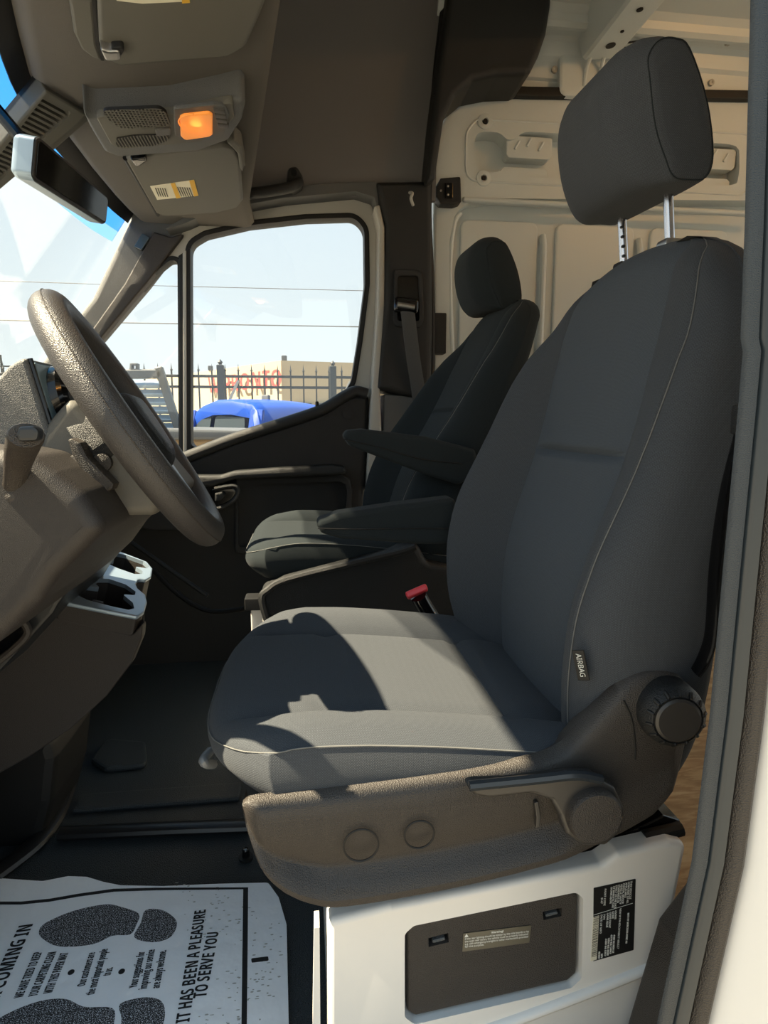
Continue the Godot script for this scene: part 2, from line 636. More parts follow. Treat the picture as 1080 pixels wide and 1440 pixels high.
# ---------------------------------------------------------------- the van's shell
func build_shell() -> void:
	# floors
	var a := g().prism(xy([-1.05, -0.5, 0.62, -0.5, 0.62, -2.28, -1.05, -2.28]), 0.0, 0.06, lying(0.0), 0.0)
	var fl := built("floor", a, M.rubber, "black pebbled rubber floor of the cab in front of and between the seats", "floor")
	# raised lip that frames the driver's foot space, and the recess behind it
	var lip := g().tube(curve([Vector3(-0.1321, 0.012, -1.1836), Vector3(-0.2928, 0.012, -1.1955), Vector3(-0.4506, 0.012, -1.2048), Vector3(-0.5144, 0.012, -1.2087)], 6), 0.011, 10, false, 1.6, 1.0)
	part(fl, "lip", lip, M.rubber_smooth)
	lip = g().tube(curve([Vector3(-0.6069, 0.012, -1.5249), Vector3(-0.5746, 0.012, -1.4258), Vector3(-0.5534, 0.012, -1.313), Vector3(-0.5472, 0.012, -1.2398), Vector3(-0.5557, 0.012, -1.1758), Vector3(-0.5925, 0.012, -1.0998)], 6), 0.011, 10, false, 1.9, 1.0)
	part(fl, "lip", lip, M.rubber_smooth)
	lip = g().box(Vector3(0.36, 0.014, 0.06), 0.006, Transform3D(Basis(), Vector3(-0.3416, 0.006, -1.3152)), 2)
	part(fl, "raised_mat", lip, M.rubber)
	lip = g().prism(rnd([-0.5412, -1.5899, -0.4329, -1.5579, -0.4004, -1.447, -0.4991, -1.4413, -0.5475, -1.4882], 0.02), 0.0, -0.016, lying(0.0), 0.006)
	part(fl, "raised_pad", lip, M.rubber)
	a = g().prism(xy([0.62, -0.48, 3.3, -0.48, 3.3, -2.24, 0.62, -2.24]), 0.0, 0.05, lying(0.03), 0.0)
	built("floor_cargo", a, M.plywood, "plywood sheet floor of the cargo space behind the driver seat", "floor")
	# far side of the cab below the door line, front bulkhead, cowl
	a = g().prism(xy([-1.12, -0.1, -1.04, -0.1, -1.04, 0.86, -1.12, 0.86]), -0.44, -2.4, Transform3D(), 0.0)
	built("wall_front", a, M.black, "black bulkhead at the front of the foot wells", "wall")
	# roof
	a = g().prism(xy([-0.6, 1.62, -0.58, 1.58, 0.0, 2.34, 3.4, 2.34, 3.4, 2.40, -0.04, 2.40]), -0.40, -2.36, Transform3D(), 0.0)
	built("roof", a, M.white_dull, "white steel roof panel over cab and cargo space", "roof")
	# overhead shelf: the headliner's lower part, its front edge along the windshield
	var R := []
	var zz := [-0.45, -0.62, -0.80, -1.0, -1.12, -1.26, -1.40, -1.6, -1.8, -2.0, -2.12, -2.2]
	var xf := [-0.15, -0.24, -0.31, -0.385, -0.425, -0.468, -0.508, -0.525, -0.532, -0.532, -0.527, -0.52]
	for i in zz.size():
		var z: float = zz[i]
		var x0: float = xf[i]
		var xr := lerpf(0.0, -0.155, clampf((-0.9 - z) / 1.1, 0, 1))
		var row := PackedVector3Array()
		for p in [[x0 - 0.035, 1.56], [x0 - 0.012, 1.515], [x0, 1.505], [x0 + 0.012, 1.5], [x0 + 0.12, 1.497], [xr - 0.10, 1.497], [xr - 0.035, 1.497], [xr - 0.012, 1.502], [xr, 1.514], [xr - 0.002, 1.535], [xr - 0.02, 1.60], [xr - 0.04, 1.72], [x0 - 0.04, 1.72]]:
			row.append(Vector3(p[0], p[1], z))
		R.append(row)
	var shelf := g().loft(R, true, false)
	for e in [0, R.size() - 1]:
		var end := PackedVector2Array()
		for v in R[e]:
			end.append(Vector2(v.x, v.y))
		shelf.cap(Geo.ccw(end), R[e][0].z, Transform3D(), [], e > 0)
	var sh := built("ceiling", shelf, M.headliner, "grey fabric headliner shelf above the windshield that carries the visors and console", "ceiling", "structure", 50.0)
	# dark headliner on the far side wall and above
	R = []
	for k in 13:
		var y := lerpf(1.60, 2.32, k / 12.0)
		var row := PackedVector3Array()
		for j in 12:
			var x := lerpf(-0.55, 0.46, j / 11.0)
			row.append(Vector3(x, y, -2.19 + 0.06 * pow(k / 12.0, 2) + 0.015 * sin(j / 11.0 * PI)))
		R.append(row)
	for k in 8:
		var row := PackedVector3Array()
		for j in 12:
			row.append(Vector3(lerpf(-0.55, 0.46, j / 11.0), 2.32, lerpf(-2.12, -0.5, (k + 1) / 8.0)))
		R.append(row)
	built("ceiling_headliner", g().sheet(R, -0.02), M.headliner_dark, "dark grey fabric headliner on the upper far side wall behind the visors", "ceiling", "structure", 60.0)
	# near side above the door opening
	a = g().prism(xy([-0.62, 1.62, 3.4, 1.62, 3.4, 2.38, -0.62, 2.38]), -0.42, -0.36, Transform3D(), 0.0)
	built("wall_left", a, M.white, "white body side above the driver door opening", "wall")

func window_hole(pts: Array, r: float) -> PackedVector2Array:
	return rnd(pts, r, 5)

# ---------------------------------------------------------------- passenger door, windshield
func build_doors_and_windows() -> void:
	var d := shell_of("door_1", "passenger door with dark trim panel and grey painted window frame", "door")
	var main_o := rnd([-0.4045, 0.7338, -0.2458, 0.8028, -0.0711, 0.8524, 0.0553, 0.8976, 0.137, 0.943, 0.168, 0.993, 0.1918, 1.1314, 0.218, 1.3249, 0.2164, 1.5083, 0.1822, 1.5417, 0.017, 1.5304, -0.1739, 1.5024, -0.3153, 1.4654, -0.3676, 1.4341], 0.05, 5)
	var tri_o := rnd([-0.4116, 1.3806, -0.4388, 0.7241, -0.7964, 0.7366, -0.7757, 1.0226, -0.653, 1.1592, -0.4703, 1.356, -0.4344, 1.3844], 0.03, 5)
	var outer := rnd([-0.9462, 0.857, -0.7949, 1.0689, -0.5538, 1.2922, -0.402, 1.4846, -0.2894, 1.5316, -0.0536, 1.5797, 0.1876, 1.613, 0.2463, 1.5927, 0.2634, 1.5148, 0.2579, 1.2299, 0.2286, 0.8321, -0.4212, 0.583, -0.9682, 0.5919], 0.05, 5)
	var main_s := Geo.inset(Geo.ccw(main_o), -0.013)
	var tri_s := Geo.inset(Geo.ccw(tri_o), -0.012)
	part(d, "window_frame", g().prism(outer, -2.25, -2.20, Transform3D(), 0.006, [main_s, tri_s]), M.frame_grey)
	part(d, "window_seal", g().prism(Geo.inset(Geo.ccw(main_o), -0.017), -2.25, -2.192, Transform3D(), 0.004, [main_o]), M.black)
	part(d, "window_seal", g().prism(Geo.inset(Geo.ccw(tri_o), -0.015), -2.25, -2.194, Transform3D(), 0.004, [tri_o]), M.black)
	# upright bar between the two panes
	part(d, "division_bar", g().prism(rnd([-0.4065, 1.3963, -0.3662, 1.4247, -0.396, 0.7219, -0.4351, 0.7098], 0.004), -2.24, -2.185, Transform3D(), 0.004), M.black)
	part(d, "division_strip", g().prism(rnd([-0.3911, 1.404, -0.3792, 1.4134, -0.4093, 0.7199, -0.4215, 0.7151], 0.002), -2.186, -2.180, Transform3D(), 0.002), M.frame_grey, 35.0, "pale strip down the window bar")
	# outer skin
	part(d, "outer_skin", g().prism(xy([-1.2, -0.3, 0.32, -0.3, 0.32, 0.76, 0.2, 0.72, -1.2, 0.72]), -2.37, -2.34, Transform3D(), 0.0), M.white)
	# trim panel with the swept sill
	var trim := rnd([-0.7731, 0.7119, -0.4187, 0.7087, -0.2388, 0.7801, -0.0693, 0.833, 0.0582, 0.8767, 0.1374, 0.9255, 0.1771, 0.9427, 0.2242, 0.9405, 0.2184, 0.7332, 0.194, 0.427, 0.1697, -0.1121, -0.8285, -0.0542], 0.012, 4)
	part(d, "trim_panel", g().prism(trim, -2.25, -2.13, Transform3D(), 0.02, [], false, 4), M.plastic_black)
	# sill cap: the rounded ledge under the glass
	part(d, "sill_cap", g().tube(curve([Vector3(-0.42, 0.7226, -2.14), Vector3(-0.2395, 0.7919, -2.14), Vector3(-0.0693, 0.8451, -2.14), Vector3(0.0586, 0.889, -2.14), Vector3(0.1382, 0.9356, -2.14), Vector3(0.178, 0.9529, -2.14), Vector3(0.2178, 0.9433, -2.14)], 6), 0.021, 12, false, 1.0, 1.0), M.plastic_black)
	# arm ledge and pocket
	var ledge := g().prism(rnd([-0.3966, 0.6732, -0.2851, 0.6719, -0.2377, 0.6858, -0.0713, 0.6963, 0.0984, 0.7044, 0.1326, 0.6968, 0.1423, 0.677, 0.1225, 0.6673, -0.2388, 0.6569, -0.3101, 0.6337, -0.3986, 0.6301], 0.008), -2.16, -2.075, Transform3D(), 0.012, [], false, 3)
	part(d, "arm_ledge", ledge, M.plastic_black)
	part(d, "pocket_rim", g().prism(rnd([-0.2409, 0.6599, 0.1237, 0.6681, 0.1534, 0.6553, 0.1631, 0.61, 0.1514, 0.4062, -0.2505, 0.3918], 0.02), -2.16, -2.112, Transform3D(), 0.008, [rnd([-0.2298, 0.6354, 0.1185, 0.6432, 0.1383, 0.6304, 0.143, 0.6053, 0.1313, 0.4274, -0.2375, 0.4168], 0.015)]), M.plastic_black)
	var grip := g().tube(curve([Vector3(-0.3042, 0.6274, -2.08), Vector3(-0.2431, 0.6362, -2.08), Vector3(-0.2273, 0.6191, -2.08), Vector3(-0.24, 0.5902, -2.08), Vector3(-0.2762, 0.5665, -2.08), Vector3(-0.3117, 0.5575, -2.08)], 5, false), 0.008, 8)
	part(d, "door_pull", grip, M.plastic_black)
	part(d, "door_pull_cup", g().prism(rnd([-0.3198, 0.6242, -0.2445, 0.6279, -0.2332, 0.6132, -0.2508, 0.5842, -0.2846, 0.5653, -0.3224, 0.5611], 0.01), -2.13, -2.09, Transform3D(), 0.004), M.gloss_black)
	part(d, "inner_handle", g().prism(rnd([-0.302, 0.6129, -0.2786, 0.6173, -0.2698, 0.6052, -0.2844, 0.5887, -0.303, 0.5866], 0.004), -2.09, -2.06, Transform3D(), 0.004), M.plastic_black)
	part(d, "map_pocket", g().prism(rnd([-0.5797, 0.5983, -0.4225, 0.5862, -0.3097, 0.5362, -0.2873, 0.5139, -0.3347, 0.4932, -0.5069, 0.4923, -0.5626, 0.508], 0.02), -2.14, -2.05, Transform3D(), 0.012), M.plastic_black)
	part(d, "lock_pin", g().lathe([[0.0, 0.0], [0.006, 0.0], [0.006, 0.03], [0.004, 0.033], [0.0, 0.033]], frame(Vector3(0.0439, 0.8866, -2.14), Vector3(1, 0, 0), Vector3(0, 0, -1)), 12), M.black)
	part(d, "trim_plug", g().lathe([[0.0, 0.0], [0.016, 0.0], [0.016, 0.002], [0.0, 0.003]], Transform3D(Basis(), Vector3(0.1492, 0.8744, -2.128)), 20), M.plastic_black)
	# door edge behind the trim: pale gap strip with hinge catch
	part(d, "door_edge", g().prism(xy([0.2053, 0.5215, 0.2382, 0.9331, 0.2484, 0.9331, 0.2211, 0.5212]), -2.25, -2.19, Transform3D(), 0.0), M.frame_grey)
	part(d, "catch", g().box(Vector3(0.016, 0.06, 0.02), 0.003, Transform3D(Basis(), Vector3(0.2264, 0.6735, -2.185))), M.steel)
	# glass
	var w := shell_of("window_1", "passenger door drop glass with a stepped lower edge", "window")
	part(w, "pane", g().prism(Geo.inset(Geo.ccw(main_o), -0.01), -2.226, -2.222, Transform3D(), 0.0), M.glass)
	w = shell_of("window_2", "small fixed quarter pane at the front of the passenger door", "window")
	part(w, "pane", g().prism(Geo.inset(Geo.ccw(tri_o), -0.01), -2.226, -2.222, Transform3D(), 0.0), M.glass)
	# windshield with a blue band along its top
	w = shell_of("window_3", "raked windshield with a blue sun band along its top edge", "window")
	var top := [Vector3(-0.24, 1.54, -0.5), Vector3(-0.375, 1.54, -0.85), Vector3(-0.475, 1.54, -1.15), Vector3(-0.555, 1.54, -1.45), Vector3(-0.575, 1.54, -1.75), Vector3(-0.575, 1.535, -2.05), Vector3(-0.56, 1.53, -2.2)]
	var low := [Vector3(-0.98, 0.90, -0.5), Vector3(-1.10, 0.90, -0.85), Vector3(-1.18, 0.90, -1.15), Vector3(-1.22, 0.90, -1.45), Vector3(-1.2, 0.90, -1.75), Vector3(-1.10, 0.90, -2.05), Vector3(-0.98, 0.90, -2.2)]
	for piece in [["pane", 0.145, 1.0, M.glass], ["tint_band", 0.0, 0.095, M.tint], ["tint_edge", 0.095, 0.145, M.tint_faint]]:
		var R := []
		for u in [piece[1], piece[2]]:
			var row := []
			for i in top.size():
				row.append((top[i] as Vector3).lerp(low[i], u))
			R.append(curve(row, 4))
		part(w, piece[0], g().sheet(R, 0.004), piece[3], 60.0)
	# black frit along the top of the glass
	var fr := []
	for u in [-0.05, 0.045]:
		var row := []
		for i in top.size():
			row.append((top[i] as Vector3).lerp(low[i], u) + Vector3(0.012, -0.004, 0))
		fr.append(curve(row, 4))
	part(w, "black_border", g().sheet(fr, 0.003), M.black, 60.0)

# ---------------------------------------------------------------- pillars and their trims
func build_pillars() -> void:
	# far windshield pillar
	var p := g().prism(rnd([-0.559, 1.5095, -0.5585, 1.5928, -0.3095, 1.6041, -0.3134, 1.5104, -0.3794, 1.4765, -0.5188, 1.3045, -0.727, 1.0699, -0.8505, 0.9282, -0.9626, 0.9276, -0.8585, 1.0565, -0.6915, 1.259], 0.012), -2.27, -2.195, Transform3D(), 0.02, [], false, 4)
	var t1 := built("trim_1", p, M.plastic_grey, "grey grained trim along the far windshield pillar", "trim")
	part(t1, "dark_facing", g().prism(rnd([-0.4824, 1.4697, -0.4288, 1.4539, -0.3778, 1.4714, -0.5141, 1.3048, -0.7192, 1.0689, -0.7598, 1.0684, -0.5846, 1.3006], 0.008), -2.22, -2.185, Transform3D(), 0.008, [], false, 3), M.plastic)
	part(t1, "badge", g().prism(rnd([-0.517, 1.4619, -0.493, 1.4495, -0.5223, 1.4085, -0.5464, 1.4188], 0.004), -2.20, -2.181, Transform3D(), 0.002), M.trim_blue, 35.0, "blue reflecting badge plate")
	# header trim above the door
	p = g().prism(rnd([-0.4493, 1.4534, -0.3661, 1.4826, -0.2797, 1.5229, -0.0515, 1.5718, 0.1817, 1.602, 0.2432, 1.587, 0.2575, 1.5386, 0.2576, 1.6231, 0.2481, 1.6359, 0.0649, 1.6207, -0.0508, 1.6023, -0.211, 1.5583, -0.3469, 1.5136], 0.01), -2.24, -2.125, Transform3D(), 0.014, [], false, 3)
	built("trim_2", p, M.plastic_grey, "grey header trim arching above the passenger door window", "trim")
	# far door pillar
	p = g().prism(rnd([0.2469, 1.6344, 0.4357, 1.6456, 0.4466, 1.1493, 0.4418, 0.9167, 0.2903, 0.9502, 0.2455, 0.9596, 0.2705, 1.2399, 0.2777, 1.4915, 0.2563, 1.5687], 0.012), -2.26, -2.11, Transform3D(), 0.025, [], false, 4)
	var b := built("trim_3", p, M.plastic_black, "dark trim of the pillar behind the passenger door with belt outlet", "trim")
	part(b, "pale_edge", g().prism(rnd([0.2286, 0.9306, 0.2515, 1.217, 0.2592, 1.4923, 0.2426, 1.5587, 0.2617, 1.5639, 0.2784, 1.493, 0.2784, 1.241, 0.261, 0.9551, 0.276, 0.6067, 0.2098, 0.6076], 0.006), -2.26, -2.118, Transform3D(), 0.012, [], false, 3), M.frame_grey)
	part(b, "lower_cover", g().prism(rnd([0.2766, 0.9457, 0.4437, 0.9318, 0.4636, 0.5775, 0.2664, 0.5806], 0.008), -2.26, -2.125, Transform3D(), 0.01), M.plastic_grey)
	part(b, "belt_frame", g().prism(rnd([0.3071, 1.3529, 0.3216, 1.3579, 0.3895, 1.3554, 0.4043, 1.3421, 0.4107, 1.1937, 0.3961, 1.1652, 0.3124, 1.1683, 0.3051, 1.1915], 0.015), -2.13, -2.098, Transform3D(), 0.006, [rnd([0.3192, 1.335, 0.3897, 1.337, 0.3959, 1.1887, 0.3173, 1.1871], 0.012)]), M.plastic_black)
	part(b, "belt_slot", g().prism(rnd([0.3167, 1.337, 0.3919, 1.3392, 0.3982, 1.1862, 0.3147, 1.1845], 0.012), -2.12, -2.106, Transform3D(), 0.0), M.gloss_black)
	part(b, "coat_hook", g().tube(curve([Vector3(0.3579, 1.5973, -2.1), Vector3(0.3648, 1.5902, -2.085), Vector3(0.3602, 1.5747, -2.085), Vector3(0.3701, 1.5581, -2.1)], 4), 0.005, 8), M.frame_grey)
	var belt := thing("seat_belt", "grey belt strap hanging from the outlet on the far door pillar", "seat belt")
	part(belt, "guide", g().box(Vector3(0.085, 0.05, 0.03), 0.012, Transform3D(Basis.from_euler(Vector3(0, 0, -0.08)), Vector3(0.3455, 1.2353, -2.085)), 3), M.gloss_black)
	part(belt, "guide_bar", g().tube(PackedVector3Array([Vector3(0.3142, 1.2364, -2.07), Vector3(0.372, 1.2286, -2.07)]), 0.009, 10), M.steel)
	part(belt, "strap", g().tube(curve([Vector3(0.3488, 1.2198, -2.075), Vector3(0.3598, 1.1423, -2.08), Vector3(0.3745, 1.0496, -2.09), Vector3(0.3919, 0.9595, -2.1), Vector3(0.4082, 0.8327, -2.1)], 5), 0.024, 12, false, 0.12, 1.0, Vector3(1, 0, 0)), M.webbing)
	# black seal down the rear edge of the far pillar
	built("trim_4", g().tube(curve([Vector3(0.4517, 0.7812, -2.16), Vector3(0.4516, 1.2274, -2.16), Vector3(0.4352, 1.5555, -2.16), Vector3(0.4405, 1.7368, -2.16), Vector3(0.4501, 1.9738, -2.15), Vector3(0.4669, 2.1539, -2.13), Vector3(0.4717, 2.2979, -2.1)], 6), 0.010, 10), M.black, "black rubber seal running up behind the far pillar", "trim")

	# near door pillar, close to the camera
	var ys := [-0.2, 0.1, 0.29, 0.46, 0.60, 0.76, 0.86, 0.905, 0.915, 1.0, 1.15, 1.4, 1.7]
	var xs := [0.292, 0.302, 0.316, 0.338, 0.3435, 0.3445, 0.3455, 0.3455, 0.3425, 0.338, 0.328, 0.305, 0.27]
	var bands := [[], [], [], []]
	var cuts := [
		[[0.05, -0.045], [0.004, -0.006], [0.0, -0.002], [0.001, 0.001], [0.004, 0.003], [0.012, 0.003], [0.015, -0.004], [0.06, -0.045]],
		[[0.05, -0.035], [0.0130, -0.006], [0.0145, 0.003], [0.018, 0.006], [0.025, 0.007], [0.028, 0.003], [0.029, -0.010], [0.07, -0.035]],
		[[0.06, -0.025], [0.0265, -0.004], [0.027, 0.006], [0.030, 0.012], [0.036, 0.015], [0.0405, 0.012], [0.042, 0.004], [0.044, -0.004], [0.08, -0.025]],
		[[0.07, -0.015], [0.0435, -0.002], [0.0440, 0.006], [0.047, 0.012], [0.054, 0.018], [0.09, 0.034], [0.25, 0.06], [0.25, 0.0]]]
	for i in ys.size():
		for k in 4:
			var row := PackedVector3Array()
			for cp in cuts[k]:
				row.append(Vector3(xs[i] + cp[0], ys[i], -0.45 + cp[1]))
			bands[k].append(row)
	var np := built("trim_5", g().loft(bands[0]), M.pillar, "grey grained trim of the driver's door pillar at the edge of the opening", "trim", "structure", 50.0)
	part(np, "smooth_band", g().loft(bands[1]), M.pillar_band, 60.0, "smooth blue-grey band of the pillar")
	part(np, "door_seal", g().loft(bands[2]), M.plastic, 70.0, "brown-black rubber door seal")
	built("wall_left_pillar", g().loft(bands[3]), M.white, "white painted body of the driver's door pillar at the right edge", "wall", "structure", 60.0)
	built("wall_left_side", g().prism(xy([0.56, -0.3, 3.4, -0.3, 3.4, 1.66, 0.5, 1.66]), -0.46, -0.385, Transform3D(), 0.0), M.white_dull, "white left body side of the cargo space", "wall")
	built("trim_6", g().prism(rnd([0.31, -0.2, 0.55, -0.2, 0.55, 0.33, 0.46, 0.33, 0.41, 0.26], 0.01), -0.60, -0.5, Transform3D(), 0.006), M.plastic, "dark plastic cover at the foot of the driver's door pillar", "trim")
	# near windshield pillar and sill, outside the frame
	built("wall_left_front", bar(g(), Vector3(-1.1, 0.85, -0.513), Vector3(-0.36, 1.66, -0.513), 0.185, 0.07, 0.01), M.white, "white windshield pillar on the driver side", "wall")
	built("wall_left_sill", g().prism(xy([-1.1, -0.35, 0.6, -0.35, 0.6, -0.03, -1.1, -0.03]), -0.5, -0.38, Transform3D(), 0.02), M.plastic_black, "dark door sill along the edge of the cab floor", "sill")
	built("wall_left_fender", g().prism(xy([-1.9, -0.4, -0.95, -0.4, -0.95, 0.9, -1.9, 0.75]), -0.46, -0.38, Transform3D(), 0.0), M.white, "white front fender beside the driver door opening", "wall")
	built("roof_hood", g().prism(xy([-1.95, 0.7, -1.12, 0.86, -0.95, 0.9, -0.95, 0.86, -1.12, 0.8, -1.95, 0.62]), -0.42, -2.36, Transform3D(), 0.0), M.white, "white hood ahead of the windshield", "hood")

# ---------------------------------------------------------------- cargo space
func build_cargo() -> void:
	var zf := -2.25
	# sliding door on the far side: thin inner skin, pressed panel in front of it
	var d := shell_of("door_2", "off-white pressed steel sliding door of the cargo space behind the passenger seat", "door")
	part(d, "outer_skin", g().prism(xy([0.46, -0.2, 2.2, -0.2, 2.2, 2.0, 0.46, 2.0]), -2.37, -2.32, Transform3D(), 0.0), M.white_dull)
	var outer := rnd([0.4814, 0.5622, 0.4689, 1.5855, 0.469, 1.7859, 0.4979, 1.903, 0.5936, 1.9705, 0.7999, 1.9927, 2.3938, 2.0731, 2.723, -0.1131, 0.4883, -0.0058], 0.10, 6)
	var cut := smooth([0.63, 1.86, 0.70, 1.865, 0.735, 1.845, 0.765, 1.85, 0.80, 1.872, 0.90, 1.875, 1.2, 1.876, 1.5, 1.876, 1.62, 1.87, 1.64, 1.82, 1.64, 1.76, 1.62, 1.735, 1.5, 1.728, 1.2, 1.726, 0.85, 1.724, 0.80, 1.728, 0.765, 1.748, 0.735, 1.752, 0.70, 1.735, 0.64, 1.738, 0.618, 1.77, 0.615, 1.82], 3)
	var low := rnd([0.5546, -0.009, 0.5301, 1.4915, 0.5494, 1.5889, 0.6009, 1.6294, 0.7058, 1.646, 2.4485, 1.7098, 2.723, -0.1131], 0.05, 5)
	part(d, "pressed_panel", g().prism(outer, -2.32, zf, Transform3D(), 0.012, [cut, low], false, 3), M.white_dull)
	# stepped border of the upper opening
	part(d, "border_bead", g().tube(_closed3(rnd([0.585, 1.70, 0.585, 1.86, 0.62, 1.905, 1.69, 1.915, 1.69, 1.70], 0.05, 5), zf), 0.004, 8, true), M.white_dull)
	for b in [[0.6519, 1.8982], [0.6514, 1.7105]]:
		part(d, "bolt_boss", g().lathe([[0.028, -0.002], [0.026, 0.004], [0.012, 0.006], [0.009, 0.0], [0.0, 0.0]], Transform3D(Basis(), Vector3(b[0], b[1], zf)), 20), M.white_dull)
		part(d, "bolt_hole", g().lathe([[0.0, 0.003], [0.008, 0.003], [0.008, 0.0065], [0.0, 0.0065]], Transform3D(Basis(), Vector3(b[0], b[1], zf)), 14), M.black)
	# folded brackets in the opening
	for x0 in [0.735, 1.46]:
		var br := rnd([x0, 1.865, x0 + 0.175, 1.865, x0 + 0.172, 1.80, x0 + 0.16, 1.79, x0 + 0.012, 1.79, x0 + 0.002, 1.80], 0.01)
		part(d, "bracket", g().prism(br, -2.315, -2.262, Transform3D(), 0.005), M.white_dull)
		for k in 3:
			var c := Vector3(x0 + 0.04 + 0.045 * k, 1.832 + 0.012 * (k % 2), -2.26)
			part(d, "rib", g().tube(PackedVector3Array([c + Vector3(-0.008, -0.014, 0), c + Vector3(0.008, 0.014, 0)]), 0.004, 8), M.white_dull)
		part(d, "lower_bracket", g().prism(rnd([x0 - 0.015, 1.728, x0 + 0.16, 1.728, x0 + 0.16, 1.752, x0 + 0.15, 1.762, x0 - 0.005, 1.762, x0 - 0.015, 1.752], 0.006), -2.315, -2.268, Transform3D(), 0.004), M.white_dull)
	# ledge under the opening and raised fields below it
	part(d, "ledge", g().box(Vector3(1.15, 0.018, 0.03), 0.008, Transform3D(Basis(), Vector3(1.15, 1.635, -2.252)), 3), M.white_dull)
	for f in [[0.585, 0.885], [0.955, 1.27], [1.335, 1.66]]:
		part(d, "raised_field", g().prism(rnd([f[0], 0.8, f[0], 1.59, f[1], 1.59, f[1], 0.8], 0.035, 5), -2.33, -2.308, Transform3D(), 0.006, [], false), M.white_dull)
	for x in [0.905, 1.292]:
		part(d, "stiffener", g().tube(PackedVector3Array([Vector3(x, 0.9, -2.305), Vector3(x, 1.2, -2.3), Vector3(x, 1.50, -2.3), Vector3(x, 1.545, -2.315)]), 0.012, 10), M.white_dull)
	part(d, "stiffener", g().tube(curve([Vector3(0.5757, 0.831, -2.29), Vector3(0.5423, 1.351, -2.28), Vector3(0.5523, 1.5497, -2.28), Vector3(0.5791, 1.6012, -2.285)], 5), 0.008, 8), M.white_dull)
	var lt := part(d, "latch", g().prism(rnd([0.4674, 1.6579, 0.4846, 1.6864, 0.5553, 1.6944, 0.5594, 1.6109, 0.5366, 1.6029, 0.4858, 1.603, 0.4678, 1.6255], 0.006), -2.25, -2.2, Transform3D(), 0.005), M.plastic_black)
	part(lt, "latch_plate", g().prism(rnd([0.4993, 1.6698, 0.5271, 1.6711, 0.5279, 1.6202, 0.5001, 1.6189], 0.002), -2.203, -2.196, Transform3D(), 0.002), M.gloss_black)
	for p in [Vector3(0.5091, 1.658, -2.195), Vector3(0.5096, 1.6303, -2.195), Vector3(0.4846, 1.6437, -2.197)]:
		part(lt, "screw", g().lathe([[0.0, -0.002], [0.0035, -0.002], [0.0035, 0.002], [0.0, 0.003]], Transform3D(Basis(), p), 10), M.steel)
	# dark stop behind the pillar at the bottom of the door edge
	part(d, "stop_block", g().box(Vector3(0.05, 0.14, 0.05), 0.004, Transform3D(Basis(), Vector3(0.4773, 1.1581, -2.18))), M.black)
	built("wall_right_rear", g().prism(xy([2.2, -0.2, 3.4, -0.2, 3.4, 2.02, 2.2, 2.02]), -2.37, -2.25, Transform3D(), 0.0), M.white_dull, "off-white right side wall behind the sliding door", "wall")
	# black rail above the sliding door
	built("trim_7", g().prism(rnd([0.5907, 1.9746, 0.6922, 2.0084, 0.7955, 2.0105, 2.4419, 2.0914, 2.4466, 2.0615, 0.7967, 1.9784, 0.6931, 1.9765], 0.006), -2.3, -2.225, Transform3D(), 0.005), M.black, "black slide rail above the sliding door", "trim")
	# upper side: rises from the rail and leans in to the roof
	var prof := [[2.0, -2.262], [2.035, -2.26], [2.045, -2.256], [2.05, -2.244], [2.10, -2.235], [2.11, -2.222], [2.15, -2.21], [2.158, -2.19], [2.158, -2.165], [2.150, -2.15], [2.150, -2.135], [2.160, -2.12], [2.18, -2.112], [2.195, -2.09], [2.205, -2.0], [2.215, -1.4], [2.215, -0.5]]
	var R := []
	for x in [0.45, 3.3]:
		var row := PackedVector3Array()
		for p in prof:
			row.append(Vector3(x, p[0], p[1]))
		R.append(row)
	var up := built("wall_right", g().sheet(R, -0.015), M.white_dull, "off-white upper side panel and roof skin of the cargo space", "wall", "structure", 20.0)
	var slot_x := [[1.1939, 2.1491], [1.1262, 2.1603]]
	part(up, "slot", g().prism(rnd([1.1481, 2.1408, 1.1983, 2.1444, 1.1996, 2.1241, 1.1494, 2.1205], 0.008), -2.24, -2.205, Transform3D(), 0.002), M.black)
	part(up, "slot", g().prism(rnd([1.0899, 2.1456, 1.1476, 2.1498, 1.1486, 2.134, 1.0909, 2.1277], 0.008), -2.24, -2.205, Transform3D(), 0.002), M.black)
	for p in [Vector3(0.8949, 2.0742, -2.24), Vector3(1.4924, 2.0719, -2.24)]:
		part(up, "rivet_hole", g().lathe([[0.0, 0.0], [0.011, 0.0], [0.011, 0.008], [0.006, 0.009], [0.0, 0.006]], Transform3D(Basis(), p), 16), M.frame_grey)
	part(up, "panel_seam", g().tube(PackedVector3Array([Vector3(0.8204, 2.1276, -2.235), Vector3(0.893, 2.1282, -2.235), Vector3(0.93, 2.0334, -2.25)]), 0.0035, 6), M.white_dull)
	# roof bows across the van
	for x in [1.03, 1.98]:
		var bow := shell_of("beam", "folded steel roof bow with round holes above the %s" % ("driver headrest" if x < 1.5 else "rear cargo door track"), "roof beam")
		var pr := PackedVector2Array([Vector2(-0.075, 0.06), Vector2(-0.085, 0.05), Vector2(-0.05, -0.055), Vector2(-0.04, -0.062), Vector2(0.065, -0.05), Vector2(0.075, -0.042), Vector2(0.085, 0.05), Vector2(0.08, 0.06)])
		part(bow, "channel", g().prism(pr, 0.0, 1.72, Transform3D(Basis(), Vector3(x, 2.155, -2.20)), 0.0), M.white_dull)
		part(bow, "foot", g().prism(rnd([-0.12, -0.18, 0.1, -0.18, 0.11, -0.02, 0.085, 0.02, -0.1, 0.02, -0.125, -0.05], 0.03), 0.0, 0.03, Transform3D(Basis(), Vector3(x, 2.165, -2.25)), 0.01), M.white_dull)
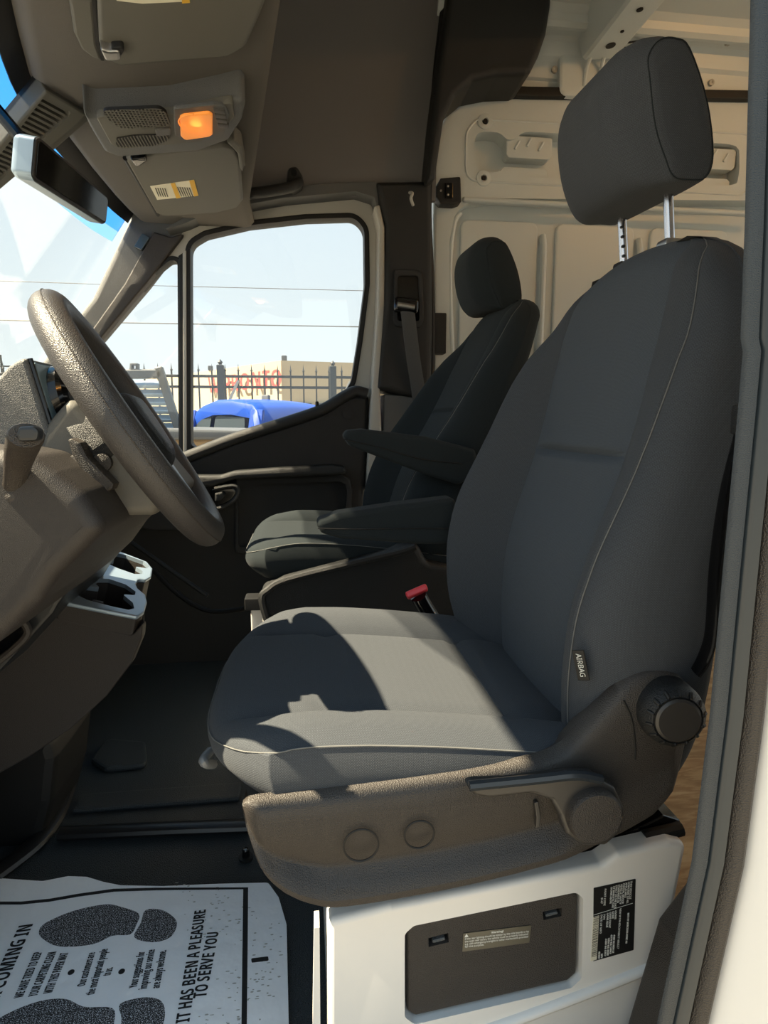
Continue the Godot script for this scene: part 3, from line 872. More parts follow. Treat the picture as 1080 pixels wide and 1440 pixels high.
		for s in [-0.03, 0.03]:
			part(bow, "foot_rib", g().tube(PackedVector3Array([Vector3(x + s, 2.02, -2.222), Vector3(x + s * 0.9, 2.075, -2.215), Vector3(x + s * 0.8, 2.10, -2.19)]), 0.007, 8), M.white_dull)
		var zz := -2.12
		for k in 11:
			var r: float = [0.016, 0.006, 0.01, 0.006][k % 4]
			part(bow, "hole", g().lathe([[0.0, -0.004], [r, -0.004], [r, 0.0025], [0.0, 0.0025]], frame(Vector3(x + 0.012, 2.0985, zz), Vector3(1, 0.114, 0), Vector3(0, 0, 1)), 14), M.black)
			zz += 0.075 + 0.03 * ((k * 7) % 3)
	# thin black cable along the roof edge
	var w := thing("cable", "thin black cable clipped along the cargo roof edge", "cable")
	part(w, "wire", g().tube(curve([Vector3(1.0831, 2.1626, -2.16), Vector3(1.0921, 2.1413, -2.16), Vector3(1.1262, 2.1405, -2.17), Vector3(1.2244, 2.1587, -2.17), Vector3(1.3831, 2.1681, -2.17), Vector3(1.5448, 2.1753, -2.17), Vector3(1.5788, 2.1948, -2.16)], 5), 0.003, 6), M.black)
	for p in [Vector3(1.1044, 2.151, -2.16), Vector3(1.4923, 2.1614, -2.16)]:
		part(w, "clip", g().box(Vector3(0.016, 0.02, 0.012), 0.003, Transform3D(Basis(), p)), M.frame_grey)
	# black arch cover between cab and cargo space
	var arch := rnd([0.4063, 1.6122, 0.423, 1.8106, 0.4462, 2.0001, 0.4671, 2.1444, 0.476, 2.3046, 0.8135, 2.3343, 0.8109, 2.1714, 0.7999, 2.0918, 0.7784, 2.0275, 0.7515, 1.9751, 0.7325, 1.9654, 0.6418, 1.9572, 0.5571, 1.9369, 0.5015, 1.8913, 0.4651, 1.8173, 0.4392, 1.6398], 0.012, 4)
	built("trim_8", g().prism(arch, -2.24, -2.07, Transform3D(), 0.02, [], false, 4), M.plastic_black, "black plastic arch cover between the cab headliner and cargo door", "trim")
	built("trim_9", g().prism(xy([0.46, 2.22, 0.84, 2.22, 0.84, 2.33, 0.46, 2.33]), -2.1, -0.5, Transform3D(), 0.01), M.plastic_black, "black cover of the roof bow behind the cab", "trim")
	# dome lamp of the cargo space
	var lamp := thing("dome_lamp", "small warm dome lamp under the cargo roof", "lamp")
	part(lamp, "base", g().box(Vector3(0.14, 0.02, 0.08), 0.006, Transform3D(Basis(), Vector3(1.75, 2.205, -1.2))), M.plastic_grey)
	part(lamp, "lens", g().box(Vector3(0.10, 0.02, 0.05), 0.008, Transform3D(Basis(), Vector3(1.75, 2.19, -1.2)), 3), M.lens)
	var l := OmniLight3D.new()
	l.name = "dome_light"
	l.light_color = Color(1.0, 0.72, 0.4)
	l.light_energy = 0.25
	l.light_size = 0.03
	l.omni_range = 8.0
	l.omni_attenuation = 2.0
	l.shadow_enabled = true
	l.position = Vector3(1.75, 2.17, -1.2)
	add_child(l)

func _closed3(p: PackedVector2Array, z: float) -> PackedVector3Array:
	var o := PackedVector3Array()
	for v in p:
		o.append(Vector3(v.x, v.y, z))
	return o

# ---------------------------------------------------------------- outside
func build_outside() -> void:
	var gy := -0.62
	built("ground", g().prism(xy([-60, 40, 60, 40, 60, -120, -60, -120]), 0.0, 0.3, lying(gy), 0.0), M.asphalt, "pale paved yard around the van", "ground")
	# iron fence
	var f := thing("iron_fence", "dark iron picket fence with two rails between the yard and the store", "fence")
	var zf := -12.0
	var top := 1.84
	for y in [1.70, 1.50, -0.45]:
		part(f, "rail", g().box(Vector3(16.0, 0.05, 0.04), 0.005, Transform3D(Basis(), Vector3(-2.5, y, zf)), 1), M.fence)
	var x := -7.6
	while x < 2.5:
		var pk := g().box(Vector3(0.028, top - gy - 0.1, 0.028), 0.003, Transform3D(Basis(), Vector3(x, (top + gy) / 2.0 + 0.02, zf)), 1)
		pk.lathe([[0.0, 0.0], [0.028, 0.03], [0.012, 0.05], [0.0, 0.16]], frame(Vector3(x, top - 0.06, zf), Vector3(1, 0, 0), Vector3(0, 0, -1)), 6)
		part(f, "picket", pk, M.fence)
		x += 0.245
	for px in [-1.56, 0.56, -3.72, -6.0]:
		var post := g().box(Vector3(0.13, 2.5, 0.13), 0.01, Transform3D(Basis(), Vector3(px, 0.66, zf)), 1)
		post.lathe([[0.0, 0.0], [0.06, 0.01], [0.06, 0.03], [0.025, 0.05], [0.05, 0.09], [0.0, 0.15]], frame(Vector3(px, 1.87, zf), Vector3(1, 0, 0), Vector3(0, 0, -1)), 10)
		part(f, "post", post, M.fence)
		part(f, "brace", bar(g(), Vector3(px + 0.06, 1.05, zf + 0.06), Vector3(px + 0.33, 1.62, zf + 0.06), 0.05, 0.05), M.frame_grey)
	# store building
	var b := thing("store_building", "cream stucco store building with a red sign beyond the fence", "building")
	var c := Vector3(-1.4244, 4.6991, -40)
	var top_y := c.y
	var front := PackedVector2Array([Vector2(c.x, c.z), Vector2(c.x + 6.4, c.z - 1.2), Vector2(c.x + 6.4, c.z - 30), Vector2(c.x - 14, c.z - 46), Vector2(c.x - 14.2, c.z - 21)])
	part(b, "wall", g().prism(front, 0.0, top_y - gy, lying(top_y), 0.0), M.stucco)
	part(b, "annex", g().prism(xy([c.x + 6.3, c.z - 4, c.x + 16, c.z - 5, c.x + 16, c.z - 20, c.x + 6.3, c.z - 20]), 0.0, top_y - gy - 0.5, lying(top_y - 0.5), 0.0), M.stucco_band)
	for s in [[front[0], front[1], "front"], [front[4], front[0], "side"]]:
		var p0 := Vector3(s[0].x, 0, s[0].y)
		var p1 := Vector3(s[1].x, 0, s[1].y)
		var n := (p1 - p0).cross(Vector3.UP).normalized() * -0.12
		for band in [[top_y - 0.25, 0.5], [top_y - 1.5, 0.14], [gy + 1.4, 0.25]]:
			part(b, "band", bar(g(), p0 + n + Vector3(0, band[0], 0), p1 + n + Vector3(0, band[0], 0), 0.12, band[1]), M.stucco_band)
	var sd := Vector3(front[0].x - front[4].x, 0, front[0].y - front[4].y).normalized()
	var sx := frame(Vector3(-3.6863, 3.4301, -42), sd, Vector3.UP)
	var at0 := Vector3(front[0].x, 0, front[0].y)
	var along := (Vector3(-3.8619, 3.553, -44) - at0).dot(sd)
	sx.origin = at0 + sd * along + Vector3(0, Vector3(-3.8619, 3.553, -44).y, 0) + sd.cross(Vector3.UP) * 0.25
	letters(b, "W PRONTO", 1.15, sx, M.sign_red, true, "sign_lettering", 1.25)
	for p in [[-1.2, 0.0], [-7.0, -8.0]]:
		part(b, "roof_lamp", g().box(Vector3(0.35, 0.35, 0.3), 0.05, Transform3D(Basis(), Vector3(c.x + p[0] + 1.4, top_y + 0.18, c.z + p[1] - 0.4)), 2), M.truck_grey)
	for k in 4:
		part(b, "window", g().box(Vector3(1.0, 1.3, 0.1), 0.02, Transform3D(Basis(), Vector3(c.x + 1.4 + 1.35 * k, gy + 2.0, c.z - 0.2 * (k + 1) + 0.14)), 1), M.dark_glass)
	# overhead wires
	for p in [[456, -30.0, 0], [404, -34.0, 1]]:
		var hy: float = [Vector3(-2.5138, 5.349, -30).y, Vector3(-2.7878, 7.8395, -34).y][p[2]]
		var wr := thing("power_line", ["lower power line crossing the sky behind the door glass", "higher power line crossing the sky behind the door glass"][p[2]], "power line")
		part(wr, "wire", g().tube(PackedVector3Array([Vector3(-34, hy + 0.12, p[1]), Vector3(-10, hy - 0.02, p[1]), Vector3(14, hy + 0.05, p[1])]), 0.028 if p[2] == 0 else 0.018, 6), M.truck_grey)
	# far utility pole
	var po := thing("utility_pole", "thin utility pole with crossarm far away at the left horizon", "pole")
	var pp := Vector3(-27.0959, 5.8088, -60)
	part(po, "pole", g().tube(PackedVector3Array([Vector3(pp.x, gy, pp.z), Vector3(pp.x, pp.y + 1.0, pp.z)]), 0.09, 8), M.fence)
	part(po, "crossarm", g().box(Vector3(1.6, 0.12, 0.12), 0.01, Transform3D(Basis(), Vector3(pp.x, pp.y, pp.z)), 1), M.fence)
	# blue pickup
	pickup()
	rack_truck()

func pickup() -> void:
	var t := thing("pickup_truck", "blue pickup truck with a dark bed parked in front of the iron fence", "pickup truck")
	var gy := -0.62
	var X := frame(Vector3(0.50, gy - 0.03, -7.5), Vector3(-0.80, 0, -0.60), Vector3.UP)   # x to its nose
	# cab: roof and pillars
	var R := []
	for s in [[0.62, 1.12, 0.86], [0.70, 1.42, 0.80], [0.80, 1.62, 0.72], [0.90, 1.69, 0.66], [1.2, 1.735, 0.68], [1.5, 1.73, 0.68], [1.7, 1.68, 0.66], [1.9, 1.54, 0.70], [2.2, 1.22, 0.82], [2.28, 1.10, 0.86]]:
		var row := PackedVector3Array()
		var w: float = s[2]
		for k in [[-w, -0.1], [-w, 0.0], [-w * 0.985, 0.03], [-w * 0.9, 0.05], [0.0, 0.065], [w * 0.9, 0.05], [w * 0.985, 0.03], [w, 0.0], [w, -0.1]]:
			row.append(X * Vector3(s[0], s[1] - 0.05 + k[1], k[0]))
		R.append(row)
	part(t, "roof", g().sheet(R, -0.04), M.blue_paint, 40.0)
	part(t, "lower_cab", g().prism(rnd([0.60, 0.45, 4.3, 0.45, 4.35, 0.95, 4.1, 1.08, 2.9, 1.12, 0.60, 1.12], 0.08), -0.9, 0.9, X, 0.05), M.blue_paint)
	for s in [-0.88, 0.88]:
		for k in [[0.80, 0.95], [1.88, 1.98]]:
			part(t, "pillar", bar(g(), X * Vector3(k[0] - 0.06, 1.08, s), X * Vector3(k[0], 1.64, s * 0.78), k[1] - k[0] + 0.02, 0.05, 0.01), M.blue_paint)
	part(t, "rear_window", g().prism(rnd([-0.62, 1.16, 0.62, 1.16, 0.56, 1.55, -0.56, 1.55], 0.06), 0.0, 0.015, Transform3D(X.basis * Basis(Vector3(0, 0, 1), Vector3(0.28, 1, 0).normalized(), Vector3(-1, 0.28, 0).normalized()), X * Vector3(0.28, 0.02, 0)), 0.0), M.dark_glass)
	for s in [-1.0, 1.0]:
		part(t, "side_window", g().prism(rnd([0.92, 1.13, 1.48, 1.13, 1.48, 1.58, 1.0, 1.56], 0.04), 0.0, 0.012, Transform3D(X.basis * Basis(Vector3(1, 0, 0), Vector3(0, 0.96, -0.27 * s).normalized(), Vector3(0, 0.27 * s, 0.96).normalized()), X * Vector3(0, 0.05, (0.88 + 0.26) * s * 0.98)), 0.0), M.dark_glass)
		part(t, "side_window", g().prism(rnd([1.55, 1.13, 2.0, 1.13, 1.72, 1.56, 1.55, 1.58], 0.04), 0.0, 0.012, Transform3D(X.basis * Basis(Vector3(1, 0, 0), Vector3(0, 0.96, -0.27 * s).normalized(), Vector3(0, 0.27 * s, 0.96).normalized()), X * Vector3(0, 0.05, (0.88 + 0.26) * s * 0.98)), 0.0), M.dark_glass)
	part(t, "brake_light", g().box(Vector3(0.04, 0.05, 0.34), 0.01, Transform3D(X.basis, X * Vector3(0.86, 1.665, 0)), 1), M.frame_grey)
	part(t, "antenna", g().box(Vector3(0.12, 0.10, 0.06), 0.02, Transform3D(X.basis, X * Vector3(1.25, 1.80, 0)), 2), M.truck_grey)
	# bed
	for s in [-0.86, 0.86]:
		part(t, "bed_side", g().prism(rnd([-1.5, 0.45, 0.58, 0.45, 0.58, 1.08, -1.5, 1.08], 0.04), s - 0.06, s + 0.06, X, 0.02), M.truck_grey)
	part(t, "bed_floor", g().box(Vector3(2.1, 0.06, 1.7), 0.01, Transform3D(X.basis, X * Vector3(-0.45, 0.75, 0)), 1), M.truck_tan)
	part(t, "headboard", g().box(Vector3(0.05, 0.55, 1.7), 0.01, Transform3D(X.basis, X * Vector3(0.55, 0.83, 0)), 1), M.truck_tan)
	part(t, "tailgate", g().box(Vector3(0.08, 0.6, 1.7), 0.02, Transform3D(X.basis, X * Vector3(-1.5, 0.78, 0)), 2), M.truck_grey)
	part(t, "hoop", g().tube(curve([X * Vector3(0.45, 1.06, 0.5), X * Vector3(0.42, 1.28, 0.45), X * Vector3(0.40, 1.30, 0.2), X * Vector3(0.40, 1.06, 0.1)], 5), 0.025, 8), M.truck_grey)
	for p in [Vector3(-0.6, 0.36, 0.8), Vector3(-0.6, 0.36, -0.8), Vector3(3.3, 0.36, 0.8), Vector3(3.3, 0.36, -0.8)]:
		part(t, "wheel", g().lathe([[0.0, -0.12], [0.3, -0.12], [0.36, -0.08], [0.36, 0.08], [0.3, 0.12], [0.2, 0.10], [0.0, 0.10]], Transform3D(X.basis, X * p), 24), M.black)

func rack_truck() -> void:
	var t := thing("rack_truck", "grey flatbed work truck with a louvred headboard and a lamp on top", "truck")
	var gy := -0.62
	var z := -5.2
	part(t, "bed", g().prism(rnd([-2.0311, 0.7953, -1.1652, 0.8041, -0.1922, 0.7818, -0.1833, 0.7187, -2.0379, 0.7156], 0.02), z - 0.8, z + 0.6, Transform3D(), 0.02), M.truck_grey)
	part(t, "bed_side", g().prism(rnd([-1.8485, 0.7199, -0.2145, 0.7241, -0.2177, 0.6026, -1.8592, 0.5838], 0.03), z - 0.75, z + 0.55, Transform3D(), 0.02), M.truck_tan)
	part(t, "chassis", g().prism(rnd([-1.8588, 0.5889, -0.2177, 0.6026, -0.2212, 0.4695, -1.8708, 0.4363], 0.03), z - 0.6, z + 0.4, Transform3D(), 0.02), M.truck_grey)
	part(t, "frame_post", bar(g(), Vector3(-1.1179, 1.2708, -5), Vector3(-0.9868, 0.7774, -5), 0.07, 0.06, 0.01), M.truck_grey)
	part(t, "frame_post", bar(g(), Vector3(-1.8182, 1.1886, -5), Vector3(-1.8485, 0.779, -5), 0.07, 0.06, 0.01), M.truck_grey)
	part(t, "top_rail", bar(g(), Vector3(-1.8273, 1.2045, -5), Vector3(-1.0941, 1.217, -5), 0.07, 0.07, 0.01), M.truck_grey)
	for k in 6:
		var y0 := Vector3(-1.7883, 1.1386, -5.05).y - 0.066 * k
		var x1 := Vector3(-1.1198, 1.1438, -5.05).x + 0.026 * k
		var slat := g().box(Vector3(0.8, 0.035, 0.07), 0.006, Transform3D(Basis.from_euler(Vector3(0.6, 0, 0)), Vector3(x1 - 0.40, y0, -5.05)), 1)
		part(t, "slat", slat, M.silver)
	part(t, "lamp_bracket", bar(g(), Vector3(-1.2965, 1.2043, -5), Vector3(-1.2943, 1.242, -5), 0.02, 0.02), M.truck_grey)
	part(t, "work_lamp", g().prism(rnd([-1.3228, 1.2953, -1.2648, 1.296, -1.2682, 1.2369, -1.3263, 1.2363], 0.008), -5.04, -4.97, Transform3D(), 0.008, [rnd([-1.3079, 1.2794, -1.2816, 1.2797, -1.2831, 1.2529, -1.3095, 1.2526], 0.003)]), M.truck_grey)
	for x in [-2.6, -1.0]:
		part(t, "wheel", g().lathe([[0.0, -0.12], [0.3, -0.12], [0.36, -0.08], [0.36, 0.08], [0.3, 0.12], [0.2, 0.10], [0.0, 0.10]], Transform3D(Basis(), Vector3(x, gy + 0.36, z + 0.3)), 24), M.black)

# ---------------------------------------------------------------- dashboard and steering
func build_dash() -> void:
	var d := thing("dashboard", "brown-black dashboard with round side vent and smooth rounded knee panel", "dashboard")
	# upper part: rounded end towards the door
	var top := rnd([-0.5827, 0.9083, -0.382, 0.8874, -0.3574, 0.8992, -0.3418, 0.9158, -0.3286, 0.9234, -0.3222, 0.9235, -0.302, 0.8337, -0.312, 0.8097, -0.6018, 0.762], 0.016, 4)
	part(d, "upper_panel", g().prism(top, -1.04, -0.775, Transform3D(), 0.012, [], false, 4), M.plastic_grey)
	part(d, "upper_panel", g().prism(rnd([-1.06, 0.89, -0.66, 0.90, -0.60, 0.86, -0.62, 0.55, -0.75, 0.40, -1.06, 0.40], 0.04, 4), -2.19, -1.03, Transform3D(), 0.02), M.dash_black)
	# panel between the dashboard and the door, left of the frame
	part(d, "kick_panel", g().prism(rnd([-1.04, 0.0, -0.54, 0.0, -0.52, 0.60, -0.54, 0.86, -1.04, 0.89], 0.03), -0.74, -0.47, Transform3D(), 0.02).prism(rnd([-1.04, 0.0, -0.74, 0.0, -0.72, 0.60, -0.70, 0.86, -1.04, 0.89], 0.03), -1.03, -0.72, Transform3D(), 0.0), M.dash)
	# polished strip on the face that looks at the driver, with the round vent
	var sx := frame(Vector3(-0.3226, 0.9194, -0.785), Vector3(0, 0, -1), Vector3(-0.3222, 0.9235, -0.785) - Vector3(-0.302, 0.8337, -0.785))
	part(d, "trim_strip", g().prism(rnd([0.0, 0.0, 0.25, 0.0, 0.25, -0.082, 0.0, -0.082], 0.006), 0.0, 0.005, sx, 0.002), M.strip, 35.0, "polished blue-grey trim strip")
	part(d, "strip_edge", g().tube(PackedVector3Array([sx * Vector3(-0.002, 0.004, 0.002), sx * Vector3(-0.002, -0.082, 0.002)]), 0.0035, 8), M.gloss_black)
	var vx := sx.translated_local(Vector3(0.055, -0.042, 0.004))
	var vent := part(d, "air_vent", g().lathe([[0.030, 0.0], [0.030, 0.012], [0.034, 0.014], [0.040, 0.010], [0.042, 0.0]], vx, 28), M.gloss_black, 35.0, "round black air vent")
	part(vent, "vent_core", g().lathe([[0.0, -0.004], [0.031, -0.004], [0.031, 0.002], [0.012, 0.002], [0.010, 0.012], [0.0, 0.013]], vx, 24), M.black)
	for k in 3:
		part(vent, "vane", g().box(Vector3(0.056, 0.003, 0.01), 0.001, vx.translated_local(Vector3(0, -0.014 + 0.014 * k, 0.006)), 1), M.plastic_smooth)
	part(vent, "vent_knob", g().lathe([[0.0, 0.0], [0.007, 0.0], [0.007, 0.02], [0.0, 0.021]], vx.translated_local(Vector3(0.004, -0.012, 0)), 14), M.chrome)
	part(d, "light_switch", g().box(Vector3(0.05, 0.02, 0.012), 0.004, sx.translated_local(Vector3(0.15, -0.062, 0.006))), M.frame_grey)
	# knee panel
	var knee := rnd([-0.7051, 0.8452, -0.3135, 0.8209, -0.2857, 0.8147, -0.2626, 0.7977, -0.2366, 0.7742, -0.2189, 0.7401, -0.2211, 0.7298, -0.2425, 0.7096, -0.2664, 0.687, -0.2928, 0.6515, -0.3391, 0.6086, -0.775, 0.4357], 0.03, 5)
	part(d, "knee_panel", g().prism(knee, -1.05, -0.675, Transform3D(), 0.055, [], false, 6), M.dash, 50.0)
	# control stalk with a flat end
	var st := part(d, "control_stalk", g().tube(curve([Vector3(-0.3104, 0.7738, -0.69), Vector3(-0.3009, 0.7919, -0.675), Vector3(-0.287, 0.813, -0.655), Vector3(-0.2679, 0.8317, -0.625), Vector3(-0.2571, 0.8375, -0.605)], 5), [0.011, 0.011, 0.0105, 0.0105, 0.0105, 0.0105, 0.0108, 0.011, 0.0115, 0.012, 0.0125, 0.013, 0.0135, 0.014, 0.0143, 0.0145, 0.0147, 0.0148, 0.0148, 0.0145, 0.0135], 14, false, 1.1, 0.85), M.plastic, 60.0)
	part(st, "end_button", g().prism(rnd([-0.2589, 0.8455, -0.2454, 0.8461, -0.2415, 0.8416, -0.2435, 0.8325, -0.26, 0.832, -0.2619, 0.8384], 0.005), -0.608, -0.594, Transform3D(), 0.003), M.dash_black)
	part(st, "collar", g().lathe([[0.0, -0.01], [0.021, -0.01], [0.020, 0.004], [0.0, 0.012]], Transform3D(Basis(), Vector3(-0.3084, 0.7713, -0.685)), 22), M.plastic)
	# steering column cowl with its lever
	var cowl := rnd([-0.2814, 0.8768, -0.27, 0.8734, -0.2132, 0.8082, -0.1726, 0.7532, -0.1895, 0.7332, -0.2659, 0.7347, -0.2962, 0.7642, -0.3188, 0.7984, -0.3239, 0.8178, -0.3173, 0.8387], 0.012, 4)
	part(d, "column_cowl", g().prism(cowl, -0.99, -0.775, Transform3D(), 0.04, [], false, 6), M.cowl, 50.0)
	var lv := part(d, "paddle_lever", g().prism(rnd([-0.2743, 0.8294, -0.2695, 0.831, -0.2596, 0.826, -0.2528, 0.8092, -0.2251, 0.7768, -0.228, 0.77, -0.2363, 0.7667, -0.2442, 0.7703, -0.2604, 0.7908, -0.2701, 0.811], 0.003), -0.772, -0.748, Transform3D(), 0.004), M.plastic)
	part(lv, "lever_boss", g().lathe([[0.0, -0.03], [0.017, -0.03], [0.016, 0.008], [0.0, 0.012]], Transform3D(Basis(), Vector3(-0.2674, 0.7972, -0.772)), 18), M.plastic)
	part(lv, "side_knob", g().lathe([[0.0, -0.03], [0.011, -0.03], [0.011, 0.008], [0.0, 0.010]], Transform3D(Basis(), Vector3(-0.2435, 0.8011, -0.775)), 16), M.plastic)
	# lower strip between knee panel and console
	part(d, "lower_strip", g().prism(rnd([-0.3024, 0.6826, -0.3155, 0.6563, -0.3806, 0.5728, -0.3901, 0.5573, -0.476, 0.4659, -1.0066, 0.149, -0.945, 0.5403, -0.4416, 0.6289, -0.3341, 0.7032], 0.006), -1.2, -0.955, Transform3D(), 0.006), M.dash_black)
	var ht := part(d, "release_handle", g().tube(curve([Vector3(-0.3814, 0.5995, -0.93), Vector3(-0.3742, 0.6145, -0.93), Vector3(-0.3635, 0.625, -0.93), Vector3(-0.3548, 0.6288, -0.94), Vector3(-0.3576, 0.6179, -0.94)], 5), 0.008, 8, false, 1.0, 1.4), M.plastic)
	part(d, "storage_slot", g().prism(rnd([-0.5198, 0.5383, -0.459, 0.5555, -0.4327, 0.5588, -0.4222, 0.5405, -0.4273, 0.5273, -0.4642, 0.4954, -0.5273, 0.4604], 0.006), -0.96, -0.945, Transform3D(), 0.0), M.gloss_black)
	part(d, "slot_bracket", g().tube(curve([Vector3(-0.4322, 0.5627, -0.935), Vector3(-0.4198, 0.5444, -0.935), Vector3(-0.423, 0.5289, -0.935), Vector3(-0.4512, 0.5034, -0.935), Vector3(-0.4726, 0.4877, -0.935)], 4), 0.006, 8), M.plastic)
	# console below with the cup holder tray
	var body := rnd([-0.884, 0.1855, -0.5246, 0.4374, -0.4342, 0.5257, -0.3699, 0.5051, -0.3029, 0.4841, -0.2837, 0.5078, -0.2878, 0.4782, -0.3071, 0.4335, -0.3525, 0.3754, -0.4159, 0.3182, -0.4903, 0.2699, -0.9013, 0.0529], 0.012, 4)
	var cb := g()
	var rings := []
	for k in [[-1.066, 0.0], [-1.20, -0.035], [-1.42, -0.11]]:
		var row := PackedVector3Array()
		for p in Geo.ccw(body):
			row.append(Vector3(p.x + k[1], p.y, k[0]))
		rings.append(row)
	cb.loft(rings)
	cb.prism(body, -1.075, -1.05, Transform3D(), 0.016, [], false, 4)
	part(d, "console_body", cb, M.dash, 50.0)
	var cx := Transform3D(Vector3(0.9671, -0.2546, 0), Vector3(0.0191, 0.0725, -0.9972), Vector3(0.2538, 0.9643, 0.075), Vector3(-0.4185, 0.5469, -1.05))
	var plate := rnd([0.0001, -0.0032, -0.035, 0.3008, 0.0018, 0.3026, 0.0733, 0.2726, 0.0941, 0.2383, 0.1028, 0.1936, 0.0981, 0.1688, 0.0855, 0.1648, 0.0868, 0.1407, 0.0969, 0.1189, 0.1174, 0.0967, 0.1281, 0.0664, 0.1349, 0.0224, 0.1297, -0.0027, 0.0803, -0.0038], 0.006, 4)
	var ha := rnd([0.0044, 0.0402, 0.0036, 0.0651, 0.0134, 0.0788, 0.0394, 0.0835, 0.0213, 0.103, 0.022, 0.1236, 0.0382, 0.1341, 0.073, 0.1239, 0.0982, 0.1004, 0.1016, 0.0837, 0.0822, 0.0759, 0.108, 0.048, 0.1168, 0.0258, 0.1101, 0.0155, 0.086, 0.0155, 0.0385, 0.0221], 0.004, 3)
	var hb := rnd([-0.0221, 0.2626, -0.0159, 0.2833, 0.0256, 0.2835, 0.0671, 0.2681, 0.0848, 0.2461, 0.0843, 0.2314, 0.0592, 0.2281, 0.0812, 0.2107, 0.0854, 0.1954, 0.0713, 0.1859, 0.0357, 0.1977, 0.0102, 0.2122, 0.0039, 0.2317, 0.019, 0.2379, -0.0073, 0.2483], 0.004, 3)
	var tray := part(d, "cup_tray", g().prism(plate, -0.002, 0.006, cx, 0.003, [ha, hb]), M.silver, 35.0, "brushed silver-blue tray top with two cup openings")
	part(tray, "tray_housing", g().prism(Geo.inset(Geo.ccw(plate), 0.002), -0.06, -0.002, cx, 0.0, [ha, hb]), M.dash)
	part(tray, "tray_floor", g().prism(Geo.inset(Geo.ccw(plate), 0.004), -0.075, -0.058, cx, 0.0), M.black)
	for c in [[0.048, 0.03], [0.05, 0.19]]:
		part(tray, "cup_divider", g().box(Vector3(0.02, 0.012, 0.05), 0.003, cx.translated_local(Vector3(c[0], c[1] + 0.02, -0.03))), M.dash)
	# dark carpet under the console and in the passenger's foot space
	part(d, "foot_carpet", g().prism(rnd([-0.7551, 0.1542, -0.62, 0.1897, -0.5147, 0.2281, -0.5074, 0.1812, -0.5226, 0.088, -0.556, -0.0215, -0.779, -0.0796], 0.02), -1.42, -1.2, Transform3D(), 0.02), M.black)
	part(d, "toe_board", g().prism(xy([-1.04, 0.0, -0.78, 0.0, -0.95, 0.35, -1.04, 0.6]), -0.5, -2.2, Transform3D(), 0.0), M.black)
	var pc := thing("foot_rail", "thin dark rail lying across the passenger foot space", "rail")
	part(pc, "rod", g().tube(PackedVector3Array([Vector3(-0.5749, 0.4768, -2), Vector3(-0.3134, 0.3072, -1.9)]), 0.007, 8), M.plastic_black)
	part(pc, "carpet_edge", g().tube(curve([Vector3(-0.4991, 0.3759, -2), Vector3(-0.4144, 0.3035, -1.95), Vector3(-0.3197, 0.2611, -1.9), Vector3(-0.2258, 0.273, -1.85), Vector3(-0.1648, 0.2997, -1.8)], 5), 0.008, 8), M.black)

func build_wheel() -> void:
	var w := thing("steering_wheel", "grained grey-brown steering wheel seen almost edge-on", "steering wheel")
	var c := Vector3(-0.228, 0.845, -0.87)
	var up := Vector3(-0.524, 0.852, 0).normalized()
	var n := Vector3(0.852, 0.524, 0).normalized()
	var X := frame(c, Vector3(-0.15, 0, -1), up)       # z towards the driver, the column a touch askew
	if X.basis.z.dot(n) < 0.0:
		X = frame(c, Vector3(0.15, 0, 1), up)
	var ring := PackedVector3Array()
	for k in 64:
		ring.append(X * Vector3(cos(TAU * k / 64) * 0.173, sin(TAU * k / 64) * 0.173, 0.0))
	part(w, "rim", g().tube(ring, 0.0215, 20, true, 1.0, 1.0), M.leather, 60.0)
	var seam := PackedVector3Array()
	for k in 64:
		seam.append(X * Vector3(cos(TAU * k / 64) * 0.1938, sin(TAU * k / 64) * 0.1938, 0.006))
	part(w, "rim_seam", g().tube(seam, 0.0009, 6, true), M.plastic)
	# airbag hub, a shallow dome
	var R := []
	for k in 7:
		var a := PI / 2 * k / 6.0
		var row := PackedVector3Array()
		for p in rnd([-0.085, 0.045, 0.085, 0.045, 0.10, -0.01, 0.06, -0.075, -0.06, -0.075, -0.10, -0.01], 0.03, 4):
			row.append(X * Vector3(p.x * (0.55 + 0.45 * cos(a)), p.y * (0.55 + 0.45 * cos(a)), -0.01 + 0.034 * sin(a)))
		R.append(row)
	var back := PackedVector3Array()
	for v in R[0]:
		back.append(v - X.basis.z * 0.05)
	R.push_front(back)
	part(w, "airbag_cover", g().loft(R), M.plastic_black, 50.0)
	for s in [-1.0, 1.0]:
		part(w, "spoke", g().prism(rnd([s * 0.08, 0.025, s * 0.17, 0.02, s * 0.17, -0.03, s * 0.085, -0.05], 0.006), -0.016, 0.008, X, 0.005), M.plastic_black)
		part(w, "spoke_buttons", g().prism(rnd([s * 0.10, 0.016, s * 0.15, 0.013, s * 0.15, -0.02, s * 0.105, -0.03], 0.005), 0.007, 0.012, X, 0.002), M.gloss_black)
		part(w, "lower_spoke", g().prism(rnd([s * 0.02, -0.06, s * 0.055, -0.06, s * 0.07, -0.172, s * 0.045, -0.176], 0.006), -0.014, 0.006, X, 0.005), M.silver, 35.0, "silver lower spoke")
	part(w, "column", g().lathe([[0.0, -0.05], [0.045, -0.05], [0.05, -0.02], [0.0, -0.015]], X, 24), M.plastic_black)

